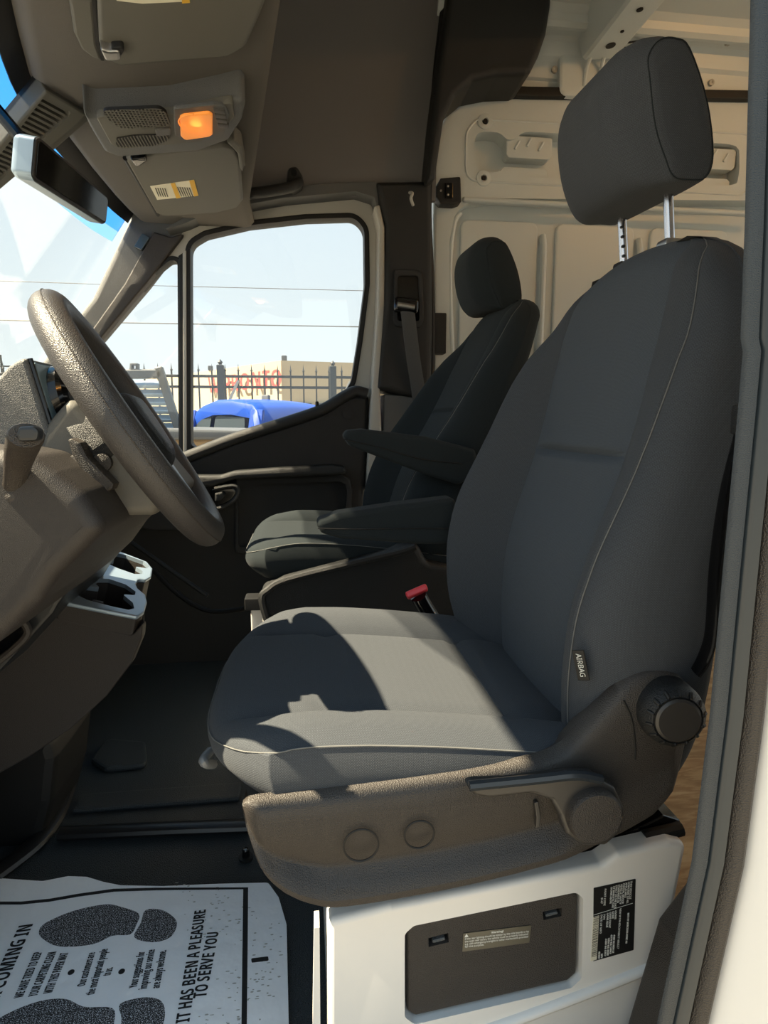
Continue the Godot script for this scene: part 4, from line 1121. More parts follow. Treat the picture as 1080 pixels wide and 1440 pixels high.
# ---------------------------------------------------------------- seats
# sub-grid of a skin, turned to face away from c
func skin(R: Array, c0: int, c1: int, c: Vector3, lid := false, r0 := 0, r1 := -1) -> Geo:
	var o := g()
	var n: int = R[0].size()
	if r1 < 0:
		r1 = R.size() - 1
	for j in range(r0, r1):
		for i in range(c0, c1):
			o.q(R[j][i % n], R[j][(i + 1) % n], R[j + 1][(i + 1) % n], R[j + 1][i % n])
	if lid:
		for e in [0, R.size() - 1]:
			var m := Vector3.ZERO
			for v in R[e]:
				m += v / n
			for i in n:
				if e == 0:
					o.t(m, R[e][(i + 1) % n], R[e][i])
				else:
					o.t(m, R[e][i], R[e][(i + 1) % n])
	var s := 0.0
	for k in range(0, o.P.size(), 3):
		s += (o.P[k + 1] - o.P[k]).cross(o.P[k + 2] - o.P[k]).dot(o.P[k] - c)
	if s < 0.0:
		for k in range(0, o.P.size(), 3):
			var h := o.P[k + 1]
			o.P[k + 1] = o.P[k + 2]
			o.P[k + 2] = h
	return o

func backrest(root: Node3D, at: Vector3, m: Material, m2: Material, far_bulge: float, lean := 0.0) -> void:
	var xf := [0.36, 0.352, 0.45, 0.342, 0.56, 0.340, 0.66, 0.354, 0.81, 0.400, 0.93, 0.426, 1.0, 0.440, 1.05, 0.452, 1.10, 0.470]
	var th := [0.36, 0.12, 0.56, 0.135, 0.84, 0.11, 1.03, 0.075, 1.1, 0.07]
	var wd := [0.36, 0.20, 0.45, 0.243, 0.52, 0.258, 0.6, 0.264, 0.8, 0.266, 0.95, 0.257, 1.0, 0.247, 1.04, 0.228, 1.10, 0.20]
	var s1t := [0.36, 0.13, 0.6, 0.142, 0.8, 0.15, 1.0, 0.15, 1.1, 0.135]
	var s2t := [0.36, 0.17, 0.45, 0.198, 0.56, 0.21, 0.8, 0.217, 0.95, 0.215, 1.04, 0.195, 1.1, 0.17]
	var bn := [0.36, 0.01, 0.5, 0.028, 0.65, 0.03, 0.85, 0.016, 1.0, 0.0]
	var bf := [0.36, 0.03, 0.5, 0.07, 0.6, 0.085, 0.72, 0.09, 0.85, 0.066, 0.97, 0.034, 1.05, 0.0]
	var ys := []
	var y := 0.36
	while y < 1.05:
		ys.append([y, 0.0])
		y += 0.004 if absf(y - 0.805) < 0.022 else 0.016
	for k in 7:
		var a := PI / 2 * k / 6.0
		ys.append([1.052 + 0.042 * sin(a), 1.0 - cos(a)])
	# shoulders lower than the middle; a seat reclined further leans back
	var settle := func(v: Vector3) -> Vector3:
		var k := clampf((v.y - 0.86) / 0.2, 0.0, 1.0)
		return at + Vector3(v.x + lean * (v.y - 0.80), v.y - 0.055 * pow(v.z / 0.25, 2.0) * k * k, v.z)
	var R := []
	var pip := []
	for e in ys:
		y = e[0]
		var roll: float = e[1]
		var x0: float = pick(xf, y) + 0.036 * roll
		var xb: float = pick(xf, y) + pick(th, y) - 0.030 * roll
		var w: float = pick(wd, y) - 0.075 * roll
		var s1: float = minf(pick(s1t, y), w - 0.04)
		var s2: float = clampf(pick(s2t, y) - 0.02 * roll, s1 + 0.02, w - 0.015)
		var crease := 0.011 * exp(-pow((y - 0.805) / 0.006, 2.0))
		var row := PackedVector3Array()
		# insert, from the far seam to the near one
		for k in 11:
			var u := -1.0 + 0.2 * k
			var gr := 0.003 if k == 0 or k == 10 else 0.0
			row.append(Vector3(x0 - 0.006 * (1.0 - u * u) + gr + crease * (1.0 - pow(u, 8.0)), y, u * s1))
		for side in [1.0, -1.0]:
			var b: float = (pick(bn, y) if side > 0.0 else pick(bf, y) * far_bulge) * (1.0 - roll)
			var dep := minf(0.05, (xb - x0) * 0.45)
			var seq := []
			for u in [0.08, 0.25, 0.45, 0.65, 0.85, 0.97, 1.0]:
				var q: float = u * u * (3.0 - 2.0 * u)
				seq.append(Vector3(x0 - b * q - 0.004 * sin(PI * u) + (0.003 if u == 1.0 else 0.0), y, side * lerpf(s1, s2, u)))
			for k in range(1, 6):
				var a := PI / 2 * k / 5.0
				seq.append(Vector3(x0 - b + (dep + b * 0.6) * (1.0 - cos(a)), y, side * (s2 + (w - s2) * sin(a))))
			var xs0: float = seq[seq.size() - 1].x
			for k in range(1, 5):
				var u := k / 5.0
				seq.append(Vector3(lerpf(xs0, xb - 0.03, u), y, side * (w + 0.004 * sin(PI * u))))
			for k in 5:
				var a := PI / 2 * k / 4.0
				seq.append(Vector3(xb - 0.03 + 0.03 * sin(a), y, side * (w - 0.03 * (1.0 - cos(a)))))
			if side > 0.0:
				row.append_array(PackedVector3Array(seq))
				pip.append(settle.call(seq[6] + Vector3(-0.001, 0, 0.001)))
			else:
				for k in range(1, 6):
					row.append(Vector3(xb, y, lerpf(w - 0.03, -w + 0.03, k / 6.0)))
				seq.reverse()
				row.append_array(PackedVector3Array(seq))
		for i in row.size():
			row[i] = settle.call(row[i])
		R.append(row)
	var c := at + Vector3(0.44, 0.72, 0)
	var n: int = R[0].size()
	var back := part(root, "backrest", skin(R, 17, n - 7, c, true), m, 50.0)
	part(back, "insert", skin(R, 0, 10, c), m2, 50.0)
	part(back, "bolster", skin(R, 10, 17, c), m, 50.0)
	part(back, "bolster", skin(R, n - 7, n, c), m, 50.0)
	part(back, "stitching", g().tube(PackedVector3Array(pip), 0.0008, 6), M.stitch)

func headrest(root: Node3D, at: Vector3, m: Material, lift: float, posts_from: float) -> void:
	var mid := smooth([0.394, 1.302, 0.384, 1.262, 0.390, 1.21, 0.408, 1.166, 0.434, 1.148, 0.47, 1.150, 0.508, 1.152, 0.520, 1.185, 0.505, 1.25, 0.478, 1.312, 0.455, 1.330, 0.422, 1.326], 4)
	var end := smooth([0.420, 1.290, 0.424, 1.262, 0.435, 1.21, 0.452, 1.172, 0.464, 1.153, 0.485, 1.150, 0.508, 1.154, 0.516, 1.182, 0.502, 1.245, 0.474, 1.302, 0.455, 1.312, 0.434, 1.309], 4)
	var R := []
	for s in [[-0.112, 0.5, 0.90], [-0.110, 0.5, 0.97], [-0.104, 0.4, 0.995], [-0.09, 0.25, 1.0], [-0.06, 0.0, 1.0], [0.0, 0.0, 1.0], [0.06, 0.0, 1.0], [0.08, 0.2, 1.0], [0.095, 0.55, 1.0], [0.104, 0.85, 1.0], [0.108, 1.0, 1.0], [0.112, 1.0, 0.98], [0.115, 1.0, 0.90], [0.117, 1.0, 0.7], [0.118, 1.0, 0.4]]:
		var row := PackedVector3Array()
		for i in mid.size():
			var p := mid[i].lerp(end[i], s[1])
			p = Vector2(0.468, 1.225) + (p - Vector2(0.468, 1.225)) * s[2]
			row.append(at + Vector3(p.x, p.y + lift - s[0] * 0.06, s[0]))
		R.append(row)
	var h := part(root, "headrest", g().loft(R), m, 60.0)
	var seam := PackedVector3Array()
	for v in R[11]:
		seam.append(v + Vector3(0, 0, 0.001))
	part(h, "stitching", g().tube(seam, 0.0008, 6, true), M.fabric_far)
	for s in [-0.062, 0.058]:
		var post := part(h, "post", g().tube(PackedVector3Array([at + Vector3(0.503, posts_from - 0.03, s), at + Vector3(0.486, 1.19 + lift, s)]), 0.0065, 14), M.chrome, 40.0)
		part(post, "sleeve", g().box(Vector3(0.034, 0.012, 0.026), 0.004, Transform3D(Basis(), at + Vector3(0.502, posts_from + 0.004, s))), M.steel if s > 0.0 else M.plastic_black)
		if s < 0.0:
			for k in 4:
				part(post, "notch", g().box(Vector3(0.005, 0.004, 0.006), 0.001, Transform3D(Basis(), at + Vector3(0.4935 - 0.0018 * k, posts_from + 0.018 + 0.014 * k, s + 0.0065)), 1), M.dash_black)

func cushion(root: Node3D, at: Vector3, m: Material, m2: Material, corner := 0.09, taper := 0.055) -> void:
	var hc := [-0.15, 0.478, -0.12, 0.486, -0.08, 0.490, 0.0, 0.490, 0.1, 0.484, 0.25, 0.466, 0.37, 0.448]
	var sl := []
	for k in 9:
		sl.append(-0.25 + 0.10 * pow(k / 8.0, 0.7))
	for k in range(1, 17):
		sl.append(-0.15 + 0.30 * k / 16.0)
	for k in range(1, 9):
		sl.append(0.25 - 0.10 * pow((8 - k) / 8.0, 0.7))
	var R := []
	var xr := 0.37
	var us := []
	for k in 13:
		us.append(0.36 * pow(k / 12.0, 1.6))
	for k in range(1, 27):
		us.append(0.36 + 0.64 * k / 26.0)
	for u in us:
		var row := PackedVector3Array()
		for s in sl:
			var r: float = absf(s) / 0.25
			var x0 := -0.136 + corner * pow(r, 3.6 if corner > 0.07 else 6.0)
			var x: float = lerpf(x0, xr, u)
			var h: float = pick(hc, x)
			var b := clampf((absf(s) - 0.145) / 0.05, 0.0, 1.0)
			h += 0.02 * b * b * (3.0 - 2.0 * b) * clampf((x + 0.13) / 0.12, 0.0, 1.0)
			var ed: float = 0.25 - absf(s)
			var drop := 0.0
			if ed < 0.05:
				drop = 0.012 * (1.0 - sqrt(maxf(0.0, 1.0 - pow(1.0 - ed / 0.05, 2.0))))
			var f := x - x0
			if f < 0.05:
				drop = maxf(drop, 0.022 * (1.0 - sqrt(maxf(0.0, 1.0 - pow(1.0 - f / 0.05, 2.0)))) * (1.0 - 0.4 * pow(r, 3.0)))
			h -= drop
			h -= 0.009 * exp(-pow((absf(s) - 0.15) / 0.007, 2.0)) * clampf((x + 0.11) / 0.05, 0.0, 1.0)
			if absf(s) < 0.152:
				h -= 0.010 * exp(-pow((x - 0.035) / 0.009, 2.0)) + 0.011 * exp(-pow((x - 0.255) / 0.009, 2.0))
				if x > 0.255:
					h += 0.008 * sin(PI * clampf((x - 0.255) / 0.10, 0.0, 1.0))
			row.append(at + Vector3(x, h, s))
		R.append(row)
	var c := at + Vector3(0.1, 0.40, 0)
	var nc := sl.size()
	# rows that lie before and after the cross seam
	var base := part(root, "cushion", skin(R, 0, 8, c), m, 50.0)
	part(base, "bolster", skin(R, nc - 9, nc - 1, c), m, 50.0)
	part(base, "nose", skin(R, 8, nc - 9, c, false, 0, 13), m2, 50.0)
	part(base, "insert", skin(R, 8, nc - 9, c, false, 13), m2, 50.0)
	# side wall all round
	var edge := []
	for j in range(R.size() - 1, 0, -1):
		edge.append(R[j][0])
	for i in nc - 1:
		edge.append(R[0][i])
	for j in R.size():
		edge.append(R[j][nc - 1])
	var W := []
	for k in 8:
		var v := k / 7.0
		var row := PackedVector3Array()
		for p in edge:
			var q: Vector3 = p - at
			var front := clampf((0.02 - q.x) / 0.12, 0.0, 1.0)
			var out := 0.008 * sin(PI * v)
			var sgn := signf(q.z) * clampf((absf(q.z) - 0.12) / 0.1, 0.0, 1.0)
			var yb := 0.402 if front < 0.5 else 0.408
			row.append(at + Vector3(q.x - out * front + taper * front * pow(v, 1.7), lerpf(q.y, yb, v), q.z + sgn * (out - 0.012 * v * v)))
		W.append(row)
	part(base, "side", skin(W, 0, edge.size() - 1, c), m, 60.0)
	part(base, "base_pan", g().prism(rnd([-0.06, -0.22, 0.36, -0.235, 0.36, 0.235, -0.06, 0.22], 0.05), 0.0, 0.04, Transform3D(Basis(Vector3(1, 0, 0), Vector3(0, 0, 1), Vector3(0, -1, 0)), at + Vector3(0, 0.43, 0)), 0.0), M.black)
	var sm := []
	for j in range(R.size() - 1, 1, -2):
		sm.append(R[j][nc - 1] + Vector3(0, 0.001, 0.001))
	for k in range(nc - 2, nc / 2 - 6, -2):
		sm.append(R[0][k] + Vector3(-0.001, 0.001, 0))
	part(base, "stitching", g().tube(curve(sm, 2), 0.0007, 6), M.stitch)

func armrest(root: Node3D, outline: PackedVector2Array, z0: float, z1: float, m: Material, seam: Array) -> void:
	var a := part(root, "armrest", g().prism(outline, z0, z1, Transform3D(), 0.016, [], true, 5), m, 60.0)
	part(a, "stitching", g().tube(curve(seam, 5), 0.0012, 6), M.black)

func build_seats() -> void:
	# ---- driver seat
	var s := thing("captain_chair", "dark grey cloth driver seat in front, with raised headrest and round side knob", "seat")
	var at := Vector3(0, 0, -0.87)
	cushion(s, at, M.fabric, M.fabric)
	backrest(s, at, M.fabric, M.fabric_fine, 1.0)
	headrest(s, at, M.fabric, 0.006, 1.085)
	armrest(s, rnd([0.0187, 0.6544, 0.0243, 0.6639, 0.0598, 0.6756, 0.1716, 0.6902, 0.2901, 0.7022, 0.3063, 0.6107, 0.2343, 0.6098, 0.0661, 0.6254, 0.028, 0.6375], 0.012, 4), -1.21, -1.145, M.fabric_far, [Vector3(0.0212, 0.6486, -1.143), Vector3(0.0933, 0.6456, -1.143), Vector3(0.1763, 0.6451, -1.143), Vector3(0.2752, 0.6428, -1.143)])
	# plastic side cover
	var tt := [-0.0747, 0.4426, -0.0695, 0.447, -0.0584, 0.4493, -0.0288, 0.4508, 0.0465, 0.455, 0.1241, 0.4593, 0.2038, 0.4654, 0.2607, 0.4754, 0.2851, 0.4854, 0.3048, 0.5078, 0.3245, 0.5301, 0.348, 0.5571, 0.364, 0.5695, 0.3805, 0.5753, 0.4017, 0.5758, 0.4194, 0.5689, 0.4336, 0.5537, 0.4458, 0.5325]
	var bt := [-0.0749, 0.4385, -0.0706, 0.4135, -0.0605, 0.3816, -0.0462, 0.3581, -0.0314, 0.3436, -0.0088, 0.3298, 0.0221, 0.3193, 0.1255, 0.3253, 0.2075, 0.336, 0.2915, 0.3515, 0.3598, 0.37, 0.3937, 0.3885, 0.414, 0.4137, 0.4292, 0.4464, 0.4396, 0.4809, 0.4466, 0.5239]
	var R := []
	for k in 60:
		var x := lerpf(tt[0] + 0.0005, minf(tt[tt.size() - 2], bt[bt.size() - 2]) - 0.0005, 0.5 - 0.5 * cos(PI * k / 59.0))
		var yt := pick(tt, x)
		var yb := minf(pick(bt, x), yt - 0.002)
		var kk := clampf((x + 0.07) / 0.05, 0.0, 1.0) * clampf((0.36 - x) / 0.08, 0.0, 1.0)
		var en := clampf((x + 0.075) / 0.02, 0.0, 1.0) * clampf((0.437 - x) / 0.02, 0.0, 1.0)
		var row := PackedVector3Array()
		for v in [[0.0, -0.020, 0.0], [0.03, -0.006, 0.0], [0.09, 0.0, 0.0], [0.2, 0.003, -0.002], [0.4, 0.003, -0.004], [0.58, 0.0, -0.007], [0.66, -0.002, -0.009], [0.71, -0.002, -0.008], [0.78, -0.001, 0.001], [0.84, 0.0, 0.007], [0.88, 0.001, 0.009], [0.95, 0.0, 0.008], [1.0, -0.012, 0.0]]:
			row.append(Vector3(x, lerpf(yt, yb, v[0]), -0.598 + (v[1] + v[2] * kk) * (0.3 + 0.7 * en) - 0.015 * (1.0 - en)))
		row.append(Vector3(x, yb, -0.65))
		row.append(Vector3(x, yt - 0.022, -0.65))
		R.append(row)
	var cov := part(s, "side_cover", g().loft(R), M.plastic, 40.0, "grained brown-black plastic side cover")
	for p in [[Vector3(0.0521, 0.3946, -0.593), 0.019], [Vector3(0.1163, 0.4012, -0.593), 0.0165]]:
		var ring := PackedVector3Array()
		for k in 28:
			ring.append(p[0] + Vector3(cos(TAU * k / 28) * p[1], sin(TAU * k / 28) * p[1], -0.0015))
		part(cov, "round_mark", g().tube(ring, 0.0011, 6, true), M.black)
	part(cov, "slot_mark", g().prism(rnd([0.2465, 0.4287, 0.2514, 0.43, 0.2547, 0.4106, 0.2543, 0.3983, 0.2494, 0.3971, 0.2496, 0.411], 0.002), -0.6, -0.593, Transform3D(), 0.001), M.plastic_smooth)
	part(cov, "cover_gap", g().tube(curve([Vector3(0.3481, 0.5414, -0.598), Vector3(0.357, 0.5212, -0.595), Vector3(0.3633, 0.4908, -0.595), Vector3(0.3646, 0.4708, -0.595)], 4), 0.0012, 6), M.black)
	# height lever
	var lv := part(s, "height_lever", g().prism(rnd([0.1629, 0.4675, 0.1698, 0.4702, 0.2119, 0.4683, 0.2754, 0.4714, 0.3047, 0.469, 0.3302, 0.4526, 0.3436, 0.4251, 0.3402, 0.3978, 0.3227, 0.3839, 0.2959, 0.3865, 0.2762, 0.4022, 0.2679, 0.4251, 0.2573, 0.4446, 0.2345, 0.454, 0.1888, 0.453, 0.1716, 0.4578], 0.006, 4), -0.588, -0.572, Transform3D(), 0.006, [], false, 3), M.plastic_smooth)
	part(lv, "lever_hub", g().lathe([[0.0, -0.02], [0.0305, -0.02], [0.0305, 0.004], [0.028, 0.008], [0.0, 0.0085]], Transform3D(Basis(), Vector3(0.3042, 0.4263, -0.568)), 36), M.plastic)
	part(lv, "lever_top", g().tube(curve([Vector3(0.1646, 0.4711, -0.57), Vector3(0.1951, 0.4724, -0.569), Vector3(0.2421, 0.4735, -0.569), Vector3(0.2824, 0.4737, -0.57), Vector3(0.3123, 0.4651, -0.572)], 5), 0.0055, 8), M.lever_top)
	# round adjusting knob with finger slots
	var kx := Transform3D(Basis.from_euler(Vector3(0.0, -0.15, 0.0)), Vector3(0.3959, 0.5306, -0.578))
	var kn := part(s, "adjusting_knob", g().lathe([[0.0, -0.03], [0.036, -0.03], [0.036, -0.006], [0.034, 0.004], [0.027, 0.012], [0.0265, 0.010], [0.0, 0.010]], kx, 40), M.plastic_black, 35.0, "round black knob with a ring of finger slots")
	part(kn, "knob_face", g().lathe([[0.0, 0.008], [0.025, 0.008], [0.0248, 0.0125], [0.022, 0.0145], [0.0, 0.0145]], kx, 36), M.plastic_smooth)
	for k in 14:
		var a := TAU * k / 14.0 + 0.2
		var sx := kx * Transform3D(Basis(Vector3(0, 0, 1), a), Vector3.ZERO)
		part(kn, "finger_slot", g().box(Vector3(0.0095, 0.0044, 0.005), 0.002, sx * Transform3D(Basis(Vector3(0, 1, 0), 0.85), Vector3(0.0296, 0, 0.0082)), 2), M.black)
	# airbag tag at the side seam
	var tx := Transform3D(Vector3(0.7055, 0.2381, 0.6675), Vector3(-0.1967, 0.9707, -0.1383), Vector3(-0.6809, -0.0337, 0.7316), Vector3(0.3071, 0.5722, -0.632))
	var tag_part := part(s, "airbag_tag", g().box(Vector3(0.014, 0.036, 0.002), 0.0006, tx.translated_local(Vector3(0.006, 0.0, 0.003)), 1), M.black)
	letters(tag_part, "AIRBAG", 0.0058, tx.translated_local(Vector3(0.006, 0, 0.0045)) * Transform3D(Basis(Vector3(0, 0, 1), -PI / 2), Vector3.ZERO), M.ink_white, false)
	# seat rails under the cover
	part(s, "rail", g().prism(rnd([0.014, 0.2743, 0.0171, 0.2586, 0.0844, 0.2604, 0.227, 0.2756, 0.3856, 0.2905, 0.4055, 0.3105, 0.473, 0.3199, 0.4724, 0.34, 0.4472, 0.3502, 0.4023, 0.3307, 0.2264, 0.2973, 0.1018, 0.2836], 0.003), -0.70, -0.658, Transform3D(), 0.003), M.gloss_black)
	part(s, "rail_pin", g().tube(PackedVector3Array([Vector3(0.4169, 0.3273, -0.65), Vector3(0.4678, 0.3354, -0.65)]), 0.009, 10), M.black)
	part(s, "far_rail", g().box(Vector3(0.42, 0.03, 0.04), 0.004, Transform3D(Basis(), Vector3(0.22, 0.36, -1.08))), M.black)
	part(s, "under_frame", g().box(Vector3(0.36, 0.06, 0.40), 0.01, Transform3D(Basis(), Vector3(0.2, 0.375, -0.87))), M.black)
	part(s, "slide_handle", g().tube(curve([Vector3(-0.1411, 0.3571, -0.84), Vector3(-0.1439, 0.3824, -0.8), Vector3(-0.1474, 0.389, -0.8), Vector3(-0.1408, 0.3897, -0.82)], 4), 0.0065, 8), M.chair_handle, 60.0, "pale slide handle under the cushion front")

	# ---- driver seat box
	var b := thing("seat_box", "cream white steel box under the driver seat with a grey service hatch", "seat base")
	var ol := rnd([0.012, 0.0, 0.015, 0.275, 0.09, 0.286, 0.35, 0.312, 0.372, 0.326, 0.44, 0.336, 0.463, 0.33, 0.425, 0.0], 0.012, 4)
	var hatch := rnd([0.1104, 0.2458, 0.119, 0.2534, 0.3173, 0.2751, 0.325, 0.2683, 0.3286, 0.1584, 0.3177, 0.1486, 0.1208, 0.1253, 0.111, 0.1347], 0.006, 4)
	var open := Geo.inset(Geo.ccw(hatch), -0.004)
	part(b, "shell", g().prism(ol, -0.655, -0.628, Transform3D(), 0.008, [open], false, 3), M.white)
	part(b, "body", g().prism(rnd([0.016, 0.0, 0.019, 0.235, 0.37, 0.28, 0.455, 0.285, 0.424, 0.0], 0.012, 4), -1.11, -0.654, Transform3D(), 0.0), M.white)
	part(b, "front_flange", g().prism(xy([-0.008, 0.0, 0.0, 0.262, 0.006, 0.262, 0.004, 0.0]), -0.66, -0.635, Transform3D(), 0.0), M.white)
	part(b, "pressed_rib", g().tube(curve([Vector3(0.4459, 0.1709, -0.63), Vector3(0.4118, 0.1587, -0.63), Vector3(0.3177, 0.1301, -0.63), Vector3(0.2163, 0.1033, -0.63), Vector3(0.0995, 0.082, -0.63)], 4), 0.010, 10, false, 1.0, 0.7), M.white, 60.0)
	var slots := []
	for p in [[0.1365, 0.2329, 0.161, 0.2367, 0.1621, 0.2239, 0.1367, 0.2203], [0.2798, 0.2519, 0.3044, 0.2549, 0.3049, 0.243, 0.2812, 0.2399]]:
		slots.append(rnd(p, 0.001, 2))
	var hp := part(b, "hatch", g().prism(hatch, -0.65, -0.634, Transform3D(), 0.004, slots, false, 3), M.plastic, 35.0, "dark grey service hatch")
	for sl in slots:
		part(hp, "latch_slot", g().prism(Geo.inset(Geo.ccw(sl), -0.003), -0.654, -0.646, Transform3D(), 0.0), M.black)
		var c0: Vector2 = sl[0].lerp(sl[sl.size() / 2], 0.5)
		part(hp, "latch_tongue", g().box(Vector3(0.016, 0.004, 0.008), 0.001, Transform3D(Basis.from_euler(Vector3(0, 0, 0.15)), Vector3(c0.x + 0.001, c0.y - 0.004, -0.641)), 1), M.plastic_grey)
	# warning label on the hatch
	var wf := frame(Vector3(0.1787, 0.2096, -0.6335), Vector3(0.2655, 0.2106, -0.6335) - Vector3(0.1787, 0.2096, -0.6335), Vector3.UP)
	var wl := part(hp, "warning_label", g().prism(xy([0.0, 0.0, 0.085, 0.001, 0.087, 0.025, 0.001, 0.025]), 0.0, 0.0005, wf, 0.0), M.label_film)
	letters(wl, "Warning!", 0.0026, wf.translated_local(Vector3(0.044, 0.0218, 0.0006)), M.ink_white, true)
	var lines := ["If the rear lighting should be hidden by the side boards or by", "the open rear doors, the vehicle must be properly indicated", "e.g. with emergency triangles or other mechanisms provided", "for this purpose."]
	for k in 4:
		var tl := letters(wl, lines[k], 0.0021, wf.translated_local(Vector3(0.003, 0.0172 - 0.0036 * k, 0.0006)), M.ink_white, false, "lettering", 1.0, true)
		var want: float = [0.081, 0.080, 0.080, 0.024][k]
		tl.transform.basis = tl.transform.basis * Basis.from_scale(Vector3(want / tl.mesh.get_aabb().size.x, 1, 1))
	part(wl, "warning_sign", g().prism(xy([0.0025, 0.0198, 0.0075, 0.0198, 0.005, 0.0242]), 0.0004, 0.0008, wf, 0.0), M.ink_white)
	# black data plate, its text running downwards
	var df := frame(Vector3(0.395, 0.2899, -0.6275), Vector3(0, -1, 0), Vector3(1, 0, 0))   # x down the plate, y to the rear
	var tall := 0.099
	var wide := 0.053
	var dp := part(b, "data_plate", g().prism(rnd([0.3414, 0.2831, 0.3959, 0.2898, 0.3996, 0.1895, 0.3461, 0.1801], 0.001, 2), -0.629, -0.6274, Transform3D(), 0.0), M.black, 35.0, "black data plate with white lettering and a bar code")
	var rows := [[0.0480, 0.000, 0.026, "THIS VEHICLE"], [0.0448, 0.000, 0.031, "CONFORMS TO ALL"], [0.0416, 0.000, 0.022, "APPLICABLE"], [0.0384, 0.000, 0.029, "FEDERAL MOTOR"], [0.0352, 0.000, 0.029, "VEHICLE SAFETY"], [0.0320, 0.000, 0.026, "STANDARDS IN"], [0.0288, 0.000, 0.033, "EFFECT ON THE DATE"], [0.0256, 0.000, 0.031, "OF MANUFACTURE"], [0.0224, 0.000, 0.024, "SHOWN ABOVE"], [0.0145, 0.000, 0.024, "PAINT CODE"], [0.0105, 0.011, 0.020, "9147"]]
	var full := [[0.047, 0.045, 0.088, "MFD BY MERCEDES-BENZ AG", true], [0.036, 0.035, 0.092, "VIN W1W4DCHY8NT105327", false], [0.030, 0.036, 0.048, "GVWR", false], [0.030, 0.070, 0.096, "4100 KG 9050 LB", true], [0.0265, 0.036, 0.046, "GCWR", false], [0.0265, 0.069, 0.096, "6370 KG 14043", true], [0.023, 0.036, 0.058, "GAWR FRONT", false], [0.023, 0.072, 0.097, "1850 KG 4080", true], [0.0195, 0.036, 0.056, "GAWR REAR", false], [0.0195, 0.072, 0.097, "2430 KG 5357", true], [0.015, 0.036, 0.044, "TYPE", false], [0.015, 0.092, 0.098, "MPV", true], [0.0115, 0.036, 0.062, "DATE OF MFD", false], [0.0115, 0.088, 0.098, "06/2021", true]]
	for r in rows:
		_row(dp, df, wide, r[0], r[1] + 0.001, r[2], r[3], false)
	for r in full:
		_row(dp, df, wide, r[0], r[1], r[2], r[3], r[4])
	var sh := func(x: float, y: float) -> Vector3: return df.origin + Vector3(-(wide - y), -x - (wide - y) * 0.21, 0.0003)
	part(dp, "rule", bar(g(), sh.call(0.033, 0.001), sh.call(0.033, 0.052), 0.0004, 0.0006), M.ink_white)
	part(dp, "bar_code", g().prism(PackedVector2Array([_v2(sh.call(0.036, 0.0008)), _v2(sh.call(0.036, 0.0085)), _v2(sh.call(0.098, 0.0085)), _v2(sh.call(0.098, 0.0008))]), -0.6276, -0.6271, Transform3D(), 0.0), M.paper_label)
	var rg := RandomNumberGenerator.new()
	rg.seed = 12
	var bars := g()
	var yy := 0.037
	while yy < 0.092:
		var t := 0.0003 + 0.0006 * rg.randf()
		bar(bars, sh.call(yy, 0.0012), sh.call(yy, 0.0082), 0.0004, t, 0.00005)
		yy += t + 0.0004 + 0.0009 * rg.randf()
	part(dp, "bars", bars, M.black).set_meta("kind", "stuff")

	# ---- buckle between the seats
	var bk := thing("belt_buckle", "black belt buckle with a red push button beside the driver seat", "belt buckle")
	var bx := frame(Vector3(0.2179, 0.5105, -1.165), Vector3(0.2412, 0.5215, -1.165) - Vector3(0.1947, 0.5025, -1.165), Vector3(-0.3, 0.5, 0.8))
	part(bk, "casing", g().tube(curve([Vector3(0.2209, 0.5015, -1.165), Vector3(0.2398, 0.4694, -1.17), Vector3(0.2682, 0.4255, -1.175), Vector3(0.3023, 0.3698, -1.175)], 4), 0.022, 12, false, 1.0, 0.75), M.gloss_black, 60.0)
	part(bk, "button", g().box(Vector3(0.046, 0.018, 0.014), 0.004, bx, 3), M.red, 35.0, "red push button")
	part(bk, "bracket", g().box(Vector3(0.035, 0.012, 0.03), 0.003, Transform3D(Basis.from_euler(Vector3(0, 0, 0.3)), Vector3(0.2971, 0.4414, -1.13))), M.steel)

	# ---- passenger seat
	var p := thing("captain_chair", "black cloth passenger seat by the far door with its armrest folded down", "seat")
	var pa := Vector3(-0.015, 0.072, -1.64)
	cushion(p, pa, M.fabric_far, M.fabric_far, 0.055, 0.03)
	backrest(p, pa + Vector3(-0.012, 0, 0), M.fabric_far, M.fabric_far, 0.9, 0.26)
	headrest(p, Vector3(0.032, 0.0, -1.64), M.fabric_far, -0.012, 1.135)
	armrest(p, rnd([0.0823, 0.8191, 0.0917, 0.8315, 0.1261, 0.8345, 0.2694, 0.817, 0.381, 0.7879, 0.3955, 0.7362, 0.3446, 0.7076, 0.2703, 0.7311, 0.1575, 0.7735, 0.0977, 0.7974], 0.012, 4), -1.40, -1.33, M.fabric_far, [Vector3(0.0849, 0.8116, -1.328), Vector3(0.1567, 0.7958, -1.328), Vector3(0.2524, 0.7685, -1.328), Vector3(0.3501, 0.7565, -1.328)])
	part(p, "side_cover", g().prism(rnd([-0.1078, 0.4629, -0.0933, 0.4772, -0.0518, 0.4988, 0.1088, 0.5365, 0.2069, 0.5569, 0.253, 0.5739, 0.2768, 0.5264, 0.3411, 0.5109, 0.3781, 0.3714, 0.2077, 0.3182, -0.0746, 0.3494, -0.0985, 0.4061], 0.02, 4), -1.42, -1.35, Transform3D(), 0.016, [], false, 4), M.plastic_black)
	part(p, "cover_rim", g().tube(curve([Vector3(-0.0897, 0.3906, -1.345), Vector3(-0.1037, 0.4547, -1.345), Vector3(-0.0873, 0.4756, -1.345), Vector3(-0.0456, 0.4972, -1.345), Vector3(0.1092, 0.532, -1.345), Vector3(0.2077, 0.5524, -1.345), Vector3(0.2474, 0.5647, -1.345)], 5), 0.008, 8), M.plastic_black)
	var pb := thing("passenger_seat_box", "white steel box under the passenger seat, only its front corner showing", "seat base")
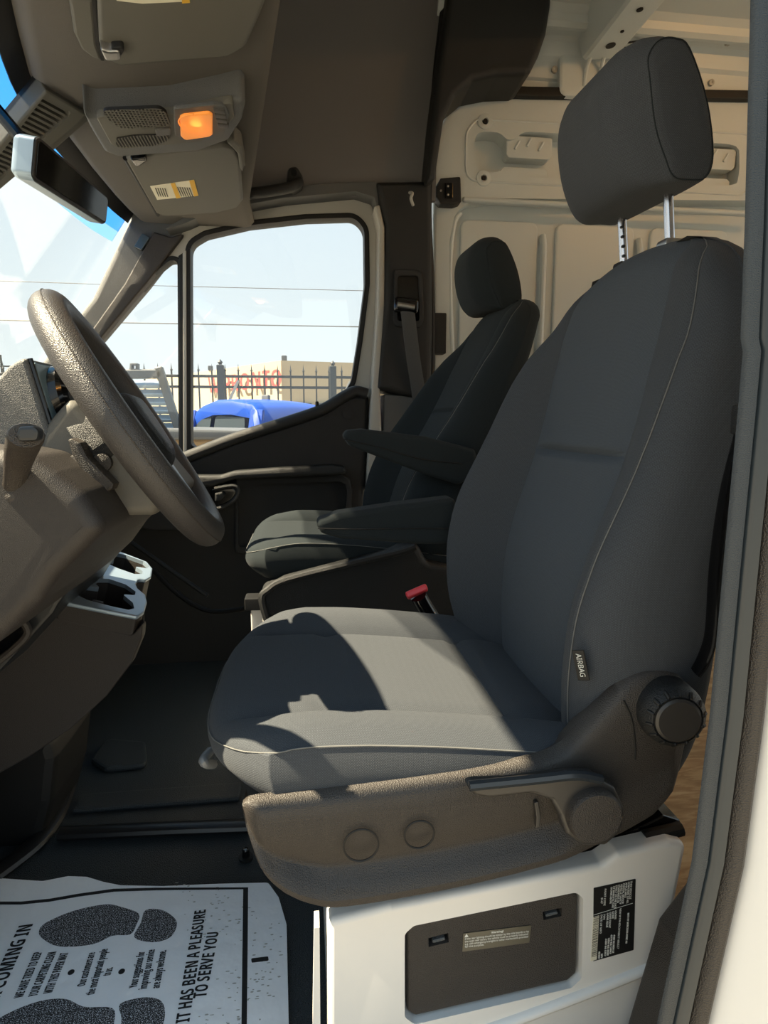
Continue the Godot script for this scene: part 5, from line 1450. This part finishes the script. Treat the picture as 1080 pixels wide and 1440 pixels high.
	part(pb, "shell", g().prism(rnd([-0.098, 0.0, -0.098, 0.345, -0.08, 0.36, 0.36, 0.36, 0.36, 0.0], 0.01), -1.88, -1.43, Transform3D(), 0.01), M.white)
	part(pb, "foot", g().box(Vector3(0.028, 0.075, 0.03), 0.004, Transform3D(Basis(), Vector3(-0.1219, 0.377, -1.43))), M.white)
	part(pb, "bracket", g().box(Vector3(0.05, 0.03, 0.05), 0.004, Transform3D(Basis(), Vector3(-0.123, 0.4261, -1.42))), M.black)
	part(pb, "rail", g().box(Vector3(0.40, 0.035, 0.40), 0.004, Transform3D(Basis(), Vector3(0.13, 0.415, -1.64))), M.black)

	# ---- driver's belt beside the near pillar
	var db := thing("driver_belt", "thin black belt strap running down behind the driver seat", "seat belt")
	part(db, "strap", g().tube(curve([Vector3(0.4384, 0.8549, -0.56), Vector3(0.4428, 0.8406, -0.57), Vector3(0.4415, 0.7701, -0.585), Vector3(0.4405, 0.6914, -0.59), Vector3(0.4418, 0.6187, -0.59), Vector3(0.4394, 0.5871, -0.595), Vector3(0.434, 0.5693, -0.6)], 6), 0.010, 10, false, 0.35, 1.0, Vector3(0, 0, 1)), M.gloss_black)
	part(db, "clip", g().box(Vector3(0.01, 0.03, 0.03), 0.003, Transform3D(Basis(), Vector3(0.4363, 0.8521, -0.56))), M.plastic_black)

func _v2(v: Vector3) -> Vector2:
	return Vector2(v.x, v.y)

# a line of plate lettering from a to b down the plate, y across it
func _row(dp: Node3D, df: Transform3D, wide: float, y: float, a: float, b: float, text: String, bold: bool) -> void:
	var drop := (wide - y) * 0.21
	var xf := Transform3D(df.basis, df.origin + Vector3(-(wide - y), -(a + b) / 2.0 - drop, 0.0004))
	var o := letters(dp, text, 0.0021, xf, M.ink_white, bold)
	o.transform.basis = o.transform.basis * Basis.from_scale(Vector3((b - a) / o.mesh.get_aabb().size.x, 1, 1))

# ---------------------------------------------------------------- overhead
func build_overhead() -> void:
	# sun visors
	var v := thing("sun_visor", "grey vinyl passenger sun visor with a warning label, folded up behind the console", "sun visor")
	part(v, "panel", g().prism(rnd([-0.412, -1.6144, -0.3887, -1.5879, -0.173, -1.5043, -0.1488, -1.5119, -0.1407, -1.5712, -0.1591, -1.8442, -0.1818, -1.9101, -0.2473, -1.9612, -0.4078, -2.0137, -0.4301, -1.9849], 0.02, 5), 0.004, -0.02, lying(1.468), 0.008, [], true, 3), M.vinyl)
	part(v, "hinge_block", g().prism(rnd([-0.1596, -1.4695, -0.1395, -1.4532, -0.1272, -1.4827, -0.1295, -1.5896, -0.1397, -1.6245, -0.1448, -1.6082, -0.141, -1.5245, -0.1501, -1.4928], 0.01), 0.004, -0.03, lying(1.46), 0.006), M.vinyl)
	part(v, "clip", g().prism(rnd([-0.3898, -1.5721, -0.3509, -1.5556, -0.3525, -1.575, -0.379, -1.6102, -0.388, -1.6073], 0.006), 0.006, -0.01, lying(1.457), 0.004), M.gloss_black)
	part(v, "edge_slot", g().tube(PackedVector3Array([Vector3(-0.411, 1.47, -1.6114), Vector3(-0.429, 1.47, -2.0164)]), 0.006, 8), M.black)
	var lb := part(v, "warning_label", g().prism(xy([-0.3922, -1.7677, -0.2693, -1.7088, -0.2772, -1.8192, -0.3971, -1.8673]), 0.0, -0.001, lying(1.4633), 0.0), M.paper_label, 35.0, "white and yellow warning label")
	part(lb, "yellow_band", g().prism(xy([-0.3339, -1.7394, -0.3219, -1.733, -0.3285, -1.8405, -0.3413, -1.8476]), 0.0, -0.0006, lying(1.4625), 0.0), M.yellow)
	part(lb, "yellow_band", g().prism(xy([-0.2826, -1.7138, -0.2691, -1.7074, -0.277, -1.8177, -0.2895, -1.8247]), 0.0, -0.0006, lying(1.4625), 0.0), M.yellow)
	var tl := g()
	for k in 5:
		tl.prism(xy([Vector3(-0.3813, 1.463, -1.7748).x + 0.006 * k, Vector3(-0.3813, 1.463, -1.7748).z, Vector3(-0.3813, 1.463, -1.7748).x + 0.006 * k + 0.002, Vector3(-0.3813, 1.463, -1.7748).z, Vector3(-0.387, 1.463, -1.8481).x + 0.006 * k + 0.002, Vector3(-0.387, 1.463, -1.8481).z + 0.01, Vector3(-0.387, 1.463, -1.8481).x + 0.006 * k, Vector3(-0.387, 1.463, -1.8481).z + 0.01]), 0.0, -0.0005, lying(1.4624), 0.0)
	for k in 6:
		tl.prism(xy([Vector3(-0.3222, 1.463, -1.7523).x + 0.006 * k, Vector3(-0.3222, 1.463, -1.7523).z - 0.01, Vector3(-0.3222, 1.463, -1.7523).x + 0.006 * k + 0.002, Vector3(-0.3222, 1.463, -1.7523).z - 0.01, Vector3(-0.3244, 1.463, -1.8292).x + 0.006 * k + 0.002, Vector3(-0.3244, 1.463, -1.8292).z, Vector3(-0.3244, 1.463, -1.8292).x + 0.006 * k, Vector3(-0.3244, 1.463, -1.8292).z]), 0.0, -0.0005, lying(1.4624), 0.0)
	part(lb, "printed_lines", tl, M.ink).set_meta("kind", "stuff")
	v = thing("sun_visor", "grey vinyl driver sun visor overhead nearest the open door", "sun visor")
	part(v, "panel", g().prism(rnd([-0.265, -0.9474, -0.2856, -1.0169, -0.3256, -1.1551, -0.3268, -1.1991, -0.3081, -1.2158, -0.1165, -1.1636, -0.0849, -1.1316, -0.0557, -1.0489, -0.0324, -0.9698, -0.0222, -0.9158], 0.02, 5), 0.004, -0.02, lying(1.470), 0.008, [], true, 3), M.vinyl)
	part(v, "recess_panel", g().prism(rnd([-0.3055, -0.9644, -0.3398, -1.0668, -0.3607, -1.1458, -0.3636, -1.1862, -0.3517, -1.2131, -0.3384, -1.2156, -0.3333, -1.1705, -0.3037, -1.0621, -0.2713, -0.9599], 0.012, 4), 0.004, -0.01, lying(1.478), 0.005), M.vinyl)
	part(v, "edge_slot", g().prism(rnd([-0.2724, -0.9542, -0.3039, -1.0557, -0.3336, -1.1633, -0.34, -1.2125, -0.3339, -1.2117, -0.3264, -1.1586, -0.2976, -1.0548, -0.2658, -0.9533], 0.004), 0.002, -0.01, lying(1.474), 0.0), M.black)
	part(v, "clip", g().prism(rnd([-0.3207, -1.1405, -0.3092, -1.1467, -0.2901, -1.1423, -0.2954, -1.1686, -0.3228, -1.1762], 0.008), 0.006, -0.014, lying(1.458), 0.004), M.steel)
	part(v, "clip_slot", g().prism(rnd([-0.303, -1.1409, -0.2839, -1.1365, -0.2832, -1.146, -0.2937, -1.1631, -0.3067, -1.1608], 0.008), 0.004, -0.014, lying(1.4595), 0.002), M.black)
	lb = part(v, "warning_label", g().prism(xy([-0.2518, -0.9776, -0.1491, -0.9575, -0.1577, -1.0259, -0.2279, -1.0397, -0.2638, -1.0381]), 0.0, -0.001, lying(1.4653), 0.0), M.paper_label)
	part(lb, "yellow_band", g().prism(xy([-0.1561, -0.9598, -0.1481, -0.9574, -0.157, -1.0274, -0.1688, -1.0304]), 0.0, -0.0006, lying(1.4645), 0.0), M.yellow)

	# overhead console
	var c := thing("overhead_console", "grey overhead console with lit amber reading lamp and speaker grilles", "console")
	part(c, "body", g().prism(rnd([-0.4161, -1.342, -0.4017, -1.3622, -0.2481, -1.3284, -0.1435, -1.2751, -0.1044, -1.2523, -0.1, -1.2746, -0.1128, -1.336, -0.1485, -1.4261, -0.2204, -1.4863, -0.4052, -1.5427, -0.431, -1.5172, -0.4241, -1.4056], 0.02, 5), -0.045, 0.012, lying(1.455), 0.014, [], false, 4), M.plastic_grey)
	part(c, "face", g().prism(rnd([-0.3942, -1.3451, -0.2463, -1.3176, -0.1425, -1.2643, -0.1208, -1.2564, -0.1241, -1.31, -0.1538, -1.3722, -0.2115, -1.4306, -0.3838, -1.4869, -0.4021, -1.4687], 0.02, 5), -0.008, 0.008, lying(1.447), 0.003), M.vinyl)
	for q in [[[-0.3747, -1.3111, -0.26, -1.2882, -0.2522, -1.3059, -0.255, -1.3575, -0.3604, -1.3831, -0.3693, -1.349], 0.02, 15], [[-0.3794, -1.4294, -0.3404, -1.4115, -0.2629, -1.3951, -0.2788, -1.4294, -0.3106, -1.4536, -0.3956, -1.475], 0.012, 9]]:
		var ol := rnd(q[0], q[1], 4)
		var gp := part(c, "speaker_grille", g().prism(ol, -0.004, 0.0015, lying(1.4385), 0.0), M.black)
		var gr := g()
		var lo := ol[0]
		var hi := ol[0]
		for p in ol:
			lo = lo.min(p)
			hi = hi.max(p)
		var x := lo.x
		while x < hi.x:
			for piece in Geometry2D.intersect_polygons(ol, xy([x, lo.y - 0.01, x + 0.0028, lo.y - 0.01, x + 0.0028, hi.y + 0.01, x, hi.y + 0.01])):
				gr.prism(piece, 0.0, 0.0012, lying(1.4365), 0.0)
			x += 0.0068
		if q[2] > 10:
			var z := lo.y
			while z < hi.y:
				for piece in Geometry2D.intersect_polygons(ol, xy([lo.x - 0.01, z, lo.x - 0.01, z + 0.0034, hi.x + 0.01, z + 0.0034, hi.x + 0.01, z])):
					gr.prism(piece, 0.0, 0.001, lying(1.4367), 0.0)
				z += 0.0095
		part(gp, "grille_bars", gr, M.vinyl).set_meta("kind", "stuff")
	part(c, "release_tab", g().prism(rnd([-0.2895, -1.3754, -0.2567, -1.3651, -0.2627, -1.3936, -0.2933, -1.4039], 0.004), 0.003, -0.004, lying(1.437), 0.002), M.plastic_grey)
	part(c, "lamp_bezel", g().prism(rnd([-0.2348, -1.2854, -0.1578, -1.2598, -0.1373, -1.2623, -0.1333, -1.2938, -0.1512, -1.372, -0.2456, -1.4227, -0.2551, -1.3981], 0.012, 4), 0.004, -0.004, lying(1.439), 0.002), M.plastic_grey)
	var lens := part(c, "lamp_lens", g().prism(rnd([-0.2278, -1.3084, -0.2193, -1.299, -0.169, -1.2816, -0.1639, -1.2918, -0.1755, -1.3722, -0.1842, -1.3827, -0.2367, -1.4056, -0.2417, -1.387], 0.008, 4), 0.006, -0.004, lying(1.436), 0.003), M.lens, 35.0, "glowing amber lamp lens")
	var lc := Vector3(-0.1795, 1.4315, -1.333)
	for k in 4:
		var arc := []
		for j in 7:
			var a := PI * (0.62 + 0.76 * j / 6.0)
			arc.append(lc + Vector3(cos(a) * (0.016 + 0.013 * k), 0, sin(a) * (0.012 + 0.011 * k)))
		part(lens, "lens_rib", g().tube(curve(arc, 3), 0.0016, 6), M.lens)
	for k in 4:
		part(c, "switch", g().box(Vector3(0.022, 0.006, 0.016), 0.002, Transform3D(Basis.from_euler(Vector3(0, 0.1, 0)), Vector3(-0.1502, 1.436, -1.2803) + Vector3(0.0, 0, -0.019 * k)), 2), M.plastic_smooth)
	var l := OmniLight3D.new()
	l.name = "reading_light"
	l.light_color = Color(1.0, 0.62, 0.25)
	l.light_energy = 0.004
	l.light_size = 0.02
	l.omni_range = 4.0
	l.omni_attenuation = 2.0
	l.shadow_enabled = true
	l.position = Vector3(-0.2031, 1.435, -1.344)
	add_child(l)

	# sensor cover with slats at the middle of the windshield
	var s := thing("sensor_cover", "grey slatted sensor cover at the top middle of the windshield", "sensor cover")
	var vx := Transform3D(Vector3(0.4905, 0, -0.8715), Vector3(-0.7185, -0.5659, -0.4044), Vector3(-0.4931, 0.8245, -0.2775), Vector3(-0.4967, 1.495, -1.3695))
	var out := -1.0 if vx.basis.z.dot(Vector3(-0.4967, 1.495, -1.3695) - Vector3(0, 0.85, 0)) > 0.0 else 1.0
	var ol := rnd([-0.0191, 0.3324, -0.0278, 0.2531, -0.0046, -0.0076, 0.0938, -0.0052, 0.0924, 0.019, 0.0545, 0.1735, 0.0143, 0.339], 0.004, 3)
	var hole := rnd([-0.0108, 0.2817, -0.0006, 0.0093, 0.0616, 0.0069, 0.0642, 0.0187, 0.038, 0.1335, 0.0187, 0.2674], 0.006, 4)
	part(s, "housing", g().prism(ol, -0.02 * out, 0.014 * out, vx, 0.005, [hole], false, 3), M.vinyl)
	part(s, "back_plate", g().prism(ol, -0.03 * out, -0.018 * out, vx, 0.0), M.black)
	var lo := hole[0]
	var hi := hole[0]
	for p in hole:
		lo = lo.min(p)
		hi = hi.max(p)
	var y := lo.y + 0.002
	while y < hi.y:
		for piece in Geometry2D.intersect_polygons(hole, xy([lo.x - 0.01, y, hi.x + 0.01, y, hi.x + 0.01, y + 0.0055, lo.x - 0.01, y + 0.0055])):
			part(s, "slat", g().prism(piece, -0.016 * out, 0.008 * out, vx, 0.0), M.vinyl)
		y += 0.0115
	part(s, "skirt", g().prism(rnd([0.0472, 0.1608, 0.0905, 0.0162, 0.0938, -0.0052, 0.1202, 0.0063, 0.0876, 0.1433, 0.0696, 0.1823], 0.004), -0.05 * out, 0.0, vx, 0.004), M.vinyl)

	# rear-view mirror
	var m := thing("interior_mirror", "rear-view mirror with silver-blue shell and dusty dark glass", "mirror")
	var a := Vector3(-0.4537, 1.2904, -1.16)
	var b := Vector3(-0.4214, 1.293, -1.42)
	var mx := frame((a + b) / 2.0, b - a, Vector3.UP)
	# turned so that the glass looks back at the driver
	mx.basis = Basis(mx.basis.x, 0.18) * mx.basis
	if mx.basis.z.x < 0.0:
		mx.basis = Basis(mx.basis.x, -mx.basis.y, -mx.basis.z)
	var half := (b - a).length() / 2.0 + 0.006
	var out2 := rnd([-half, -0.030, -half + 0.012, -0.036, half - 0.01, -0.030, half, -0.022, half, 0.022, half - 0.01, 0.030, -half + 0.012, 0.036, -half, 0.030], 0.012, 4)
	part(m, "shell", g().prism(out2, 0.012, -0.028, mx, 0.016, [], false, 5), M.silver, 60.0, "silver-blue mirror shell")
	part(m, "bezel", g().prism(Geo.inset(Geo.ccw(out2), 0.001), 0.010, 0.016, mx, 0.002), M.black)
	part(m, "glass", g().prism(Geo.inset(Geo.ccw(out2), 0.006), 0.014, 0.0175, mx, 0.001), M.mirror, 35.0, "dusty dark mirror glass")
	part(m, "stem", g().tube(curve([mx * Vector3(0, 0.0, -0.02), mx * Vector3(0, 0.03, -0.05), Vector3(-0.62, 1.50, -1.33)], 5), 0.012, 10), M.gloss_black)

	# grab handle on the far side
	var h := thing("grab_handle", "black grab handle above the passenger door window", "handle")
	part(h, "grip", g().tube(curve([Vector3(-0.1672, 1.5568, -2.07), Vector3(-0.1546, 1.5546, -2.05), Vector3(-0.1145, 1.5571, -2.04), Vector3(-0.0597, 1.5679, -2.04), Vector3(-0.0222, 1.5815, -2.05), Vector3(-0.0043, 1.6058, -2.08)], 5), 0.018, 12, false, 1.0, 0.9), M.plastic_black, 60.0)
	part(h, "mount", g().prism(rnd([-0.0371, 1.6503, -0.0079, 1.656, 0.0096, 1.6272, 0.0067, 1.5972, -0.023, 1.5787, -0.0452, 1.5948], 0.015, 4), -2.15, -2.08, Transform3D(), 0.012), M.plastic_black)
	part(h, "mount_screw", g().lathe([[0.0, -0.01], [0.010, -0.01], [0.010, 0.002], [0.0, 0.002]], Transform3D(Basis(), Vector3(-0.0194, 1.6326, -2.08)), 14), M.gloss_black)

# ---------------------------------------------------------------- things on the floor
func build_floor_things() -> void:
	var f := thing("floor_fastener", "small black knob that fastens the floor mat near the driver seat", "fastener")
	part(f, "flange", g().lathe([[0.0, 0.0], [0.014, 0.0], [0.014, 0.004], [0.0, 0.005]], frame(Vector3(-0.1304, 0.002, -1.0993), Vector3(1, 0, 0), Vector3(0, 0, -1)), 18), M.black)
	part(f, "knob", g().lathe([[0.0, 0.0], [0.0075, 0.0], [0.007, 0.016], [0.005, 0.019], [0.0, 0.0195]], frame(Vector3(-0.1304, 0.003, -1.1), Vector3(1, 0, 0), Vector3(0, 0, -1)), 14), M.gloss_black)
	var m := thing("paper_mat", "white printed paper floor mat with shoe prints in the driver foot space", "floor mat")
	var paper := plain(Color(0.96, 0.965, 0.975), 0.75)
	var crumple := noise_tex(FastNoiseLite.TYPE_SIMPLEX, 0.012, 256, 17, 4)
	grain(paper, crumple, 5.0, 0.12)
	var y := 0.012
	part(m, "sheet", g().prism(rnd([-0.7042, -1.1252, -0.5768, -1.0924, -0.4953, -1.0747, -0.4532, -1.0817, -0.4184, -1.0754, -0.3841, -1.0585, -0.3491, -1.0453, -0.2714, -1.0334, -0.1821, -1.027, -0.0827, -1.0176, -0.0618, -0.9793, -0.0463, -0.9183, -0.0383, -0.7456, -0.0338, -0.6375, -0.4904, -0.6666], 0.01, 3), 0.0, 0.001, lying(y), 0.0), paper)
	# printed frame
	var ln := g()
	ln.prism(xy([-0.6239, -1.0423, -0.5119, -1.0278, -0.4648, -1.0282, -0.4189, -1.0337, -0.3593, -1.0378, -0.2832, -1.0304, -0.1179, -1.0098, -0.1175, -1.0055, -0.2817, -1.0243, -0.3572, -1.0307, -0.4165, -1.0268, -0.4621, -1.0213, -0.509, -1.021, -0.6203, -1.0355]), 0.0, 0.0003, lying(y + 0.0005), 0.0)
	ln.prism(xy([-0.1267, -1.0093, -0.1178, -1.0081, -0.0877, -0.6443, -0.0946, -0.6452]), 0.0, 0.0003, lying(y + 0.0005), 0.0)
	part(m, "printed_frame", ln, M.ink)
	# shoe prints, speckled as badly inked
	var spk := noise_tex(FastNoiseLite.TYPE_SIMPLEX, 0.11, 256, 31, 3)
	var ramp := Gradient.new()
	ramp.interpolation_mode = Gradient.GRADIENT_INTERPOLATE_LINEAR
	ramp.offsets = PackedFloat32Array([0.0, 0.58, 0.72, 1.0])
	ramp.colors = PackedColorArray([Color(0.13, 0.13, 0.135), Color(0.15, 0.15, 0.155), Color(0.82, 0.83, 0.86), Color(0.86, 0.87, 0.9)])
	spk.color_ramp = ramp
	var inked := plain(Color.WHITE, 0.8)
	inked.albedo_texture = spk
	inked.uv1_triplanar = true
	inked.uv1_scale = Vector3.ONE * 13.0
	var soles := [
		smooth([-0.4542, -0.958, -0.4485, -0.9748, -0.4122, -0.9943, -0.363, -1.0021, -0.3314, -0.9916, -0.2994, -0.9735, -0.297, -0.9507, -0.302, -0.9312, -0.3303, -0.932, -0.3571, -0.9189, -0.4081, -0.9215, -0.4418, -0.9409], 4),
		smooth([-0.2893, -0.9799, -0.2611, -0.9762, -0.2353, -0.9545, -0.2292, -0.936, -0.2364, -0.9156, -0.2621, -0.9107, -0.2935, -0.9244, -0.2906, -0.9528], 4),
		smooth([-0.4469, -0.7985, -0.435, -0.8137, -0.3999, -0.8264, -0.3641, -0.8251, -0.3329, -0.809, -0.2914, -0.8014, -0.2823, -0.7771, -0.2824, -0.7523, -0.3218, -0.7545, -0.3642, -0.7468, -0.4169, -0.765], 4),
		smooth([-0.2822, -0.8067, -0.253, -0.8129, -0.2273, -0.8062, -0.2151, -0.7872, -0.2154, -0.7624, -0.2374, -0.7513, -0.2657, -0.7589, -0.2738, -0.7843], 4)]
	for k in 4:
		part(m, ["shoe_print", "heel_print"][k % 2], g().prism(soles[k], 0.0, 0.0003, lying(y + 0.0005), 0.0), inked)
	for t in [
			["FOR COMING IN", Vector3(-0.4689, 0.0125, -0.8094), Vector3(-0.4803, 0.0125, -0.9727), 0.022, true],
			["WE HAVE TRIED TO KEEP", Vector3(-0.4333, 0.0125, -0.8361), Vector3(-0.4375, 0.0125, -0.9143), 0.0125, true],
			["YOUR CARPETING CLEAN", Vector3(-0.4135, 0.0125, -0.8357), Vector3(-0.415, 0.0125, -0.9114), 0.0125, true],
			["WITH THIS PAPER MAT", Vector3(-0.3936, 0.0125, -0.8377), Vector3(-0.3954, 0.0125, -0.9075), 0.0125, true],
			["Our customers are", Vector3(-0.3486, 0.0125, -0.8433), Vector3(-0.3527, 0.0125, -0.902), 0.0115, true],
			["the most important people", Vector3(-0.3301, 0.0125, -0.8271), Vector3(-0.3346, 0.0125, -0.9063), 0.0115, true],
			["to us.", Vector3(-0.3162, 0.0125, -0.8569), Vector3(-0.3161, 0.0125, -0.8704), 0.0115, true],
			["Your suggestions for", Vector3(-0.2708, 0.0125, -0.8309), Vector3(-0.2743, 0.0125, -0.8931), 0.0115, true],
			["improving our service", Vector3(-0.2554, 0.0125, -0.8266), Vector3(-0.2595, 0.0125, -0.8952), 0.0115, true],
			["are always welcome.", Vector3(-0.2367, 0.0125, -0.8253), Vector3(-0.2411, 0.0125, -0.8915), 0.0115, true],
			["IT HAS BEEN A PLEASURE", Vector3(-0.1864, 0.0125, -0.7665), Vector3(-0.195, 0.0125, -0.9673), 0.019, true],
			["TO SERVE YOU", Vector3(-0.1689, 0.0125, -0.8017), Vector3(-0.1663, 0.0125, -0.9175), 0.019, true]]:
		var p0: Vector3 = t[1]
		var p1: Vector3 = t[2]
		var o := letters(m, t[0], t[3], frame((p0 + p1) / 2.0 + Vector3(0, 0.0003, 0), p1 - p0, Vector3(-1, 0, 0)), M.ink, t[4], "printed_text")
		o.transform.basis = o.transform.basis * Basis.from_scale(Vector3((p1 - p0).length() / o.mesh.get_aabb().size.x, 1, 1))
	for p in [Vector3(-0.3724, 0.0125, -0.8703), Vector3(-0.2957, 0.0125, -0.8616)]:
		part(m, "printed_dot", g().prism(oval(p.x, p.z, 0.0048, 0.0048, 16), 0.0, 0.0003, lying(y + 0.0005), 0.0), M.ink)
	part(m, "printed_mark", g().prism(rnd([-0.1, -0.8591, -0.0735, -0.8595, -0.072, -0.8516, -0.0982, -0.8512], 0.002), 0.0, 0.0003, lying(y + 0.0005), 0.0), M.ink)
	# grey scuffs left by shoes
	var rg := RandomNumberGenerator.new()
	rg.seed = 77
	var sc := g()
	for k in 150:
		var u := rg.randf()
		var base: Vector3 = (Vector3(-0.2337, 0.0125, -1.0011)).lerp(Vector3(-0.051, 0.0125, -0.8829), u) if k < 75 else (Vector3(-0.1465, 0.0125, -0.7802)).lerp(Vector3(-0.049, 0.0125, -0.8246), u)
		var px := base.x + (rg.randf() - 0.5) * 0.07
		if px > -0.052:
			continue
		var pz := base.z + (rg.randf() - 0.5) * 0.10
		sc.prism(oval(px, pz, 0.001 + 0.0025 * rg.randf(), 0.0006 + 0.0008 * rg.randf(), 6), 0.0, 0.0002, lying(y + 0.0003), 0.0)
	part(m, "scuffs", sc, M.frame_grey).set_meta("kind", "stuff")
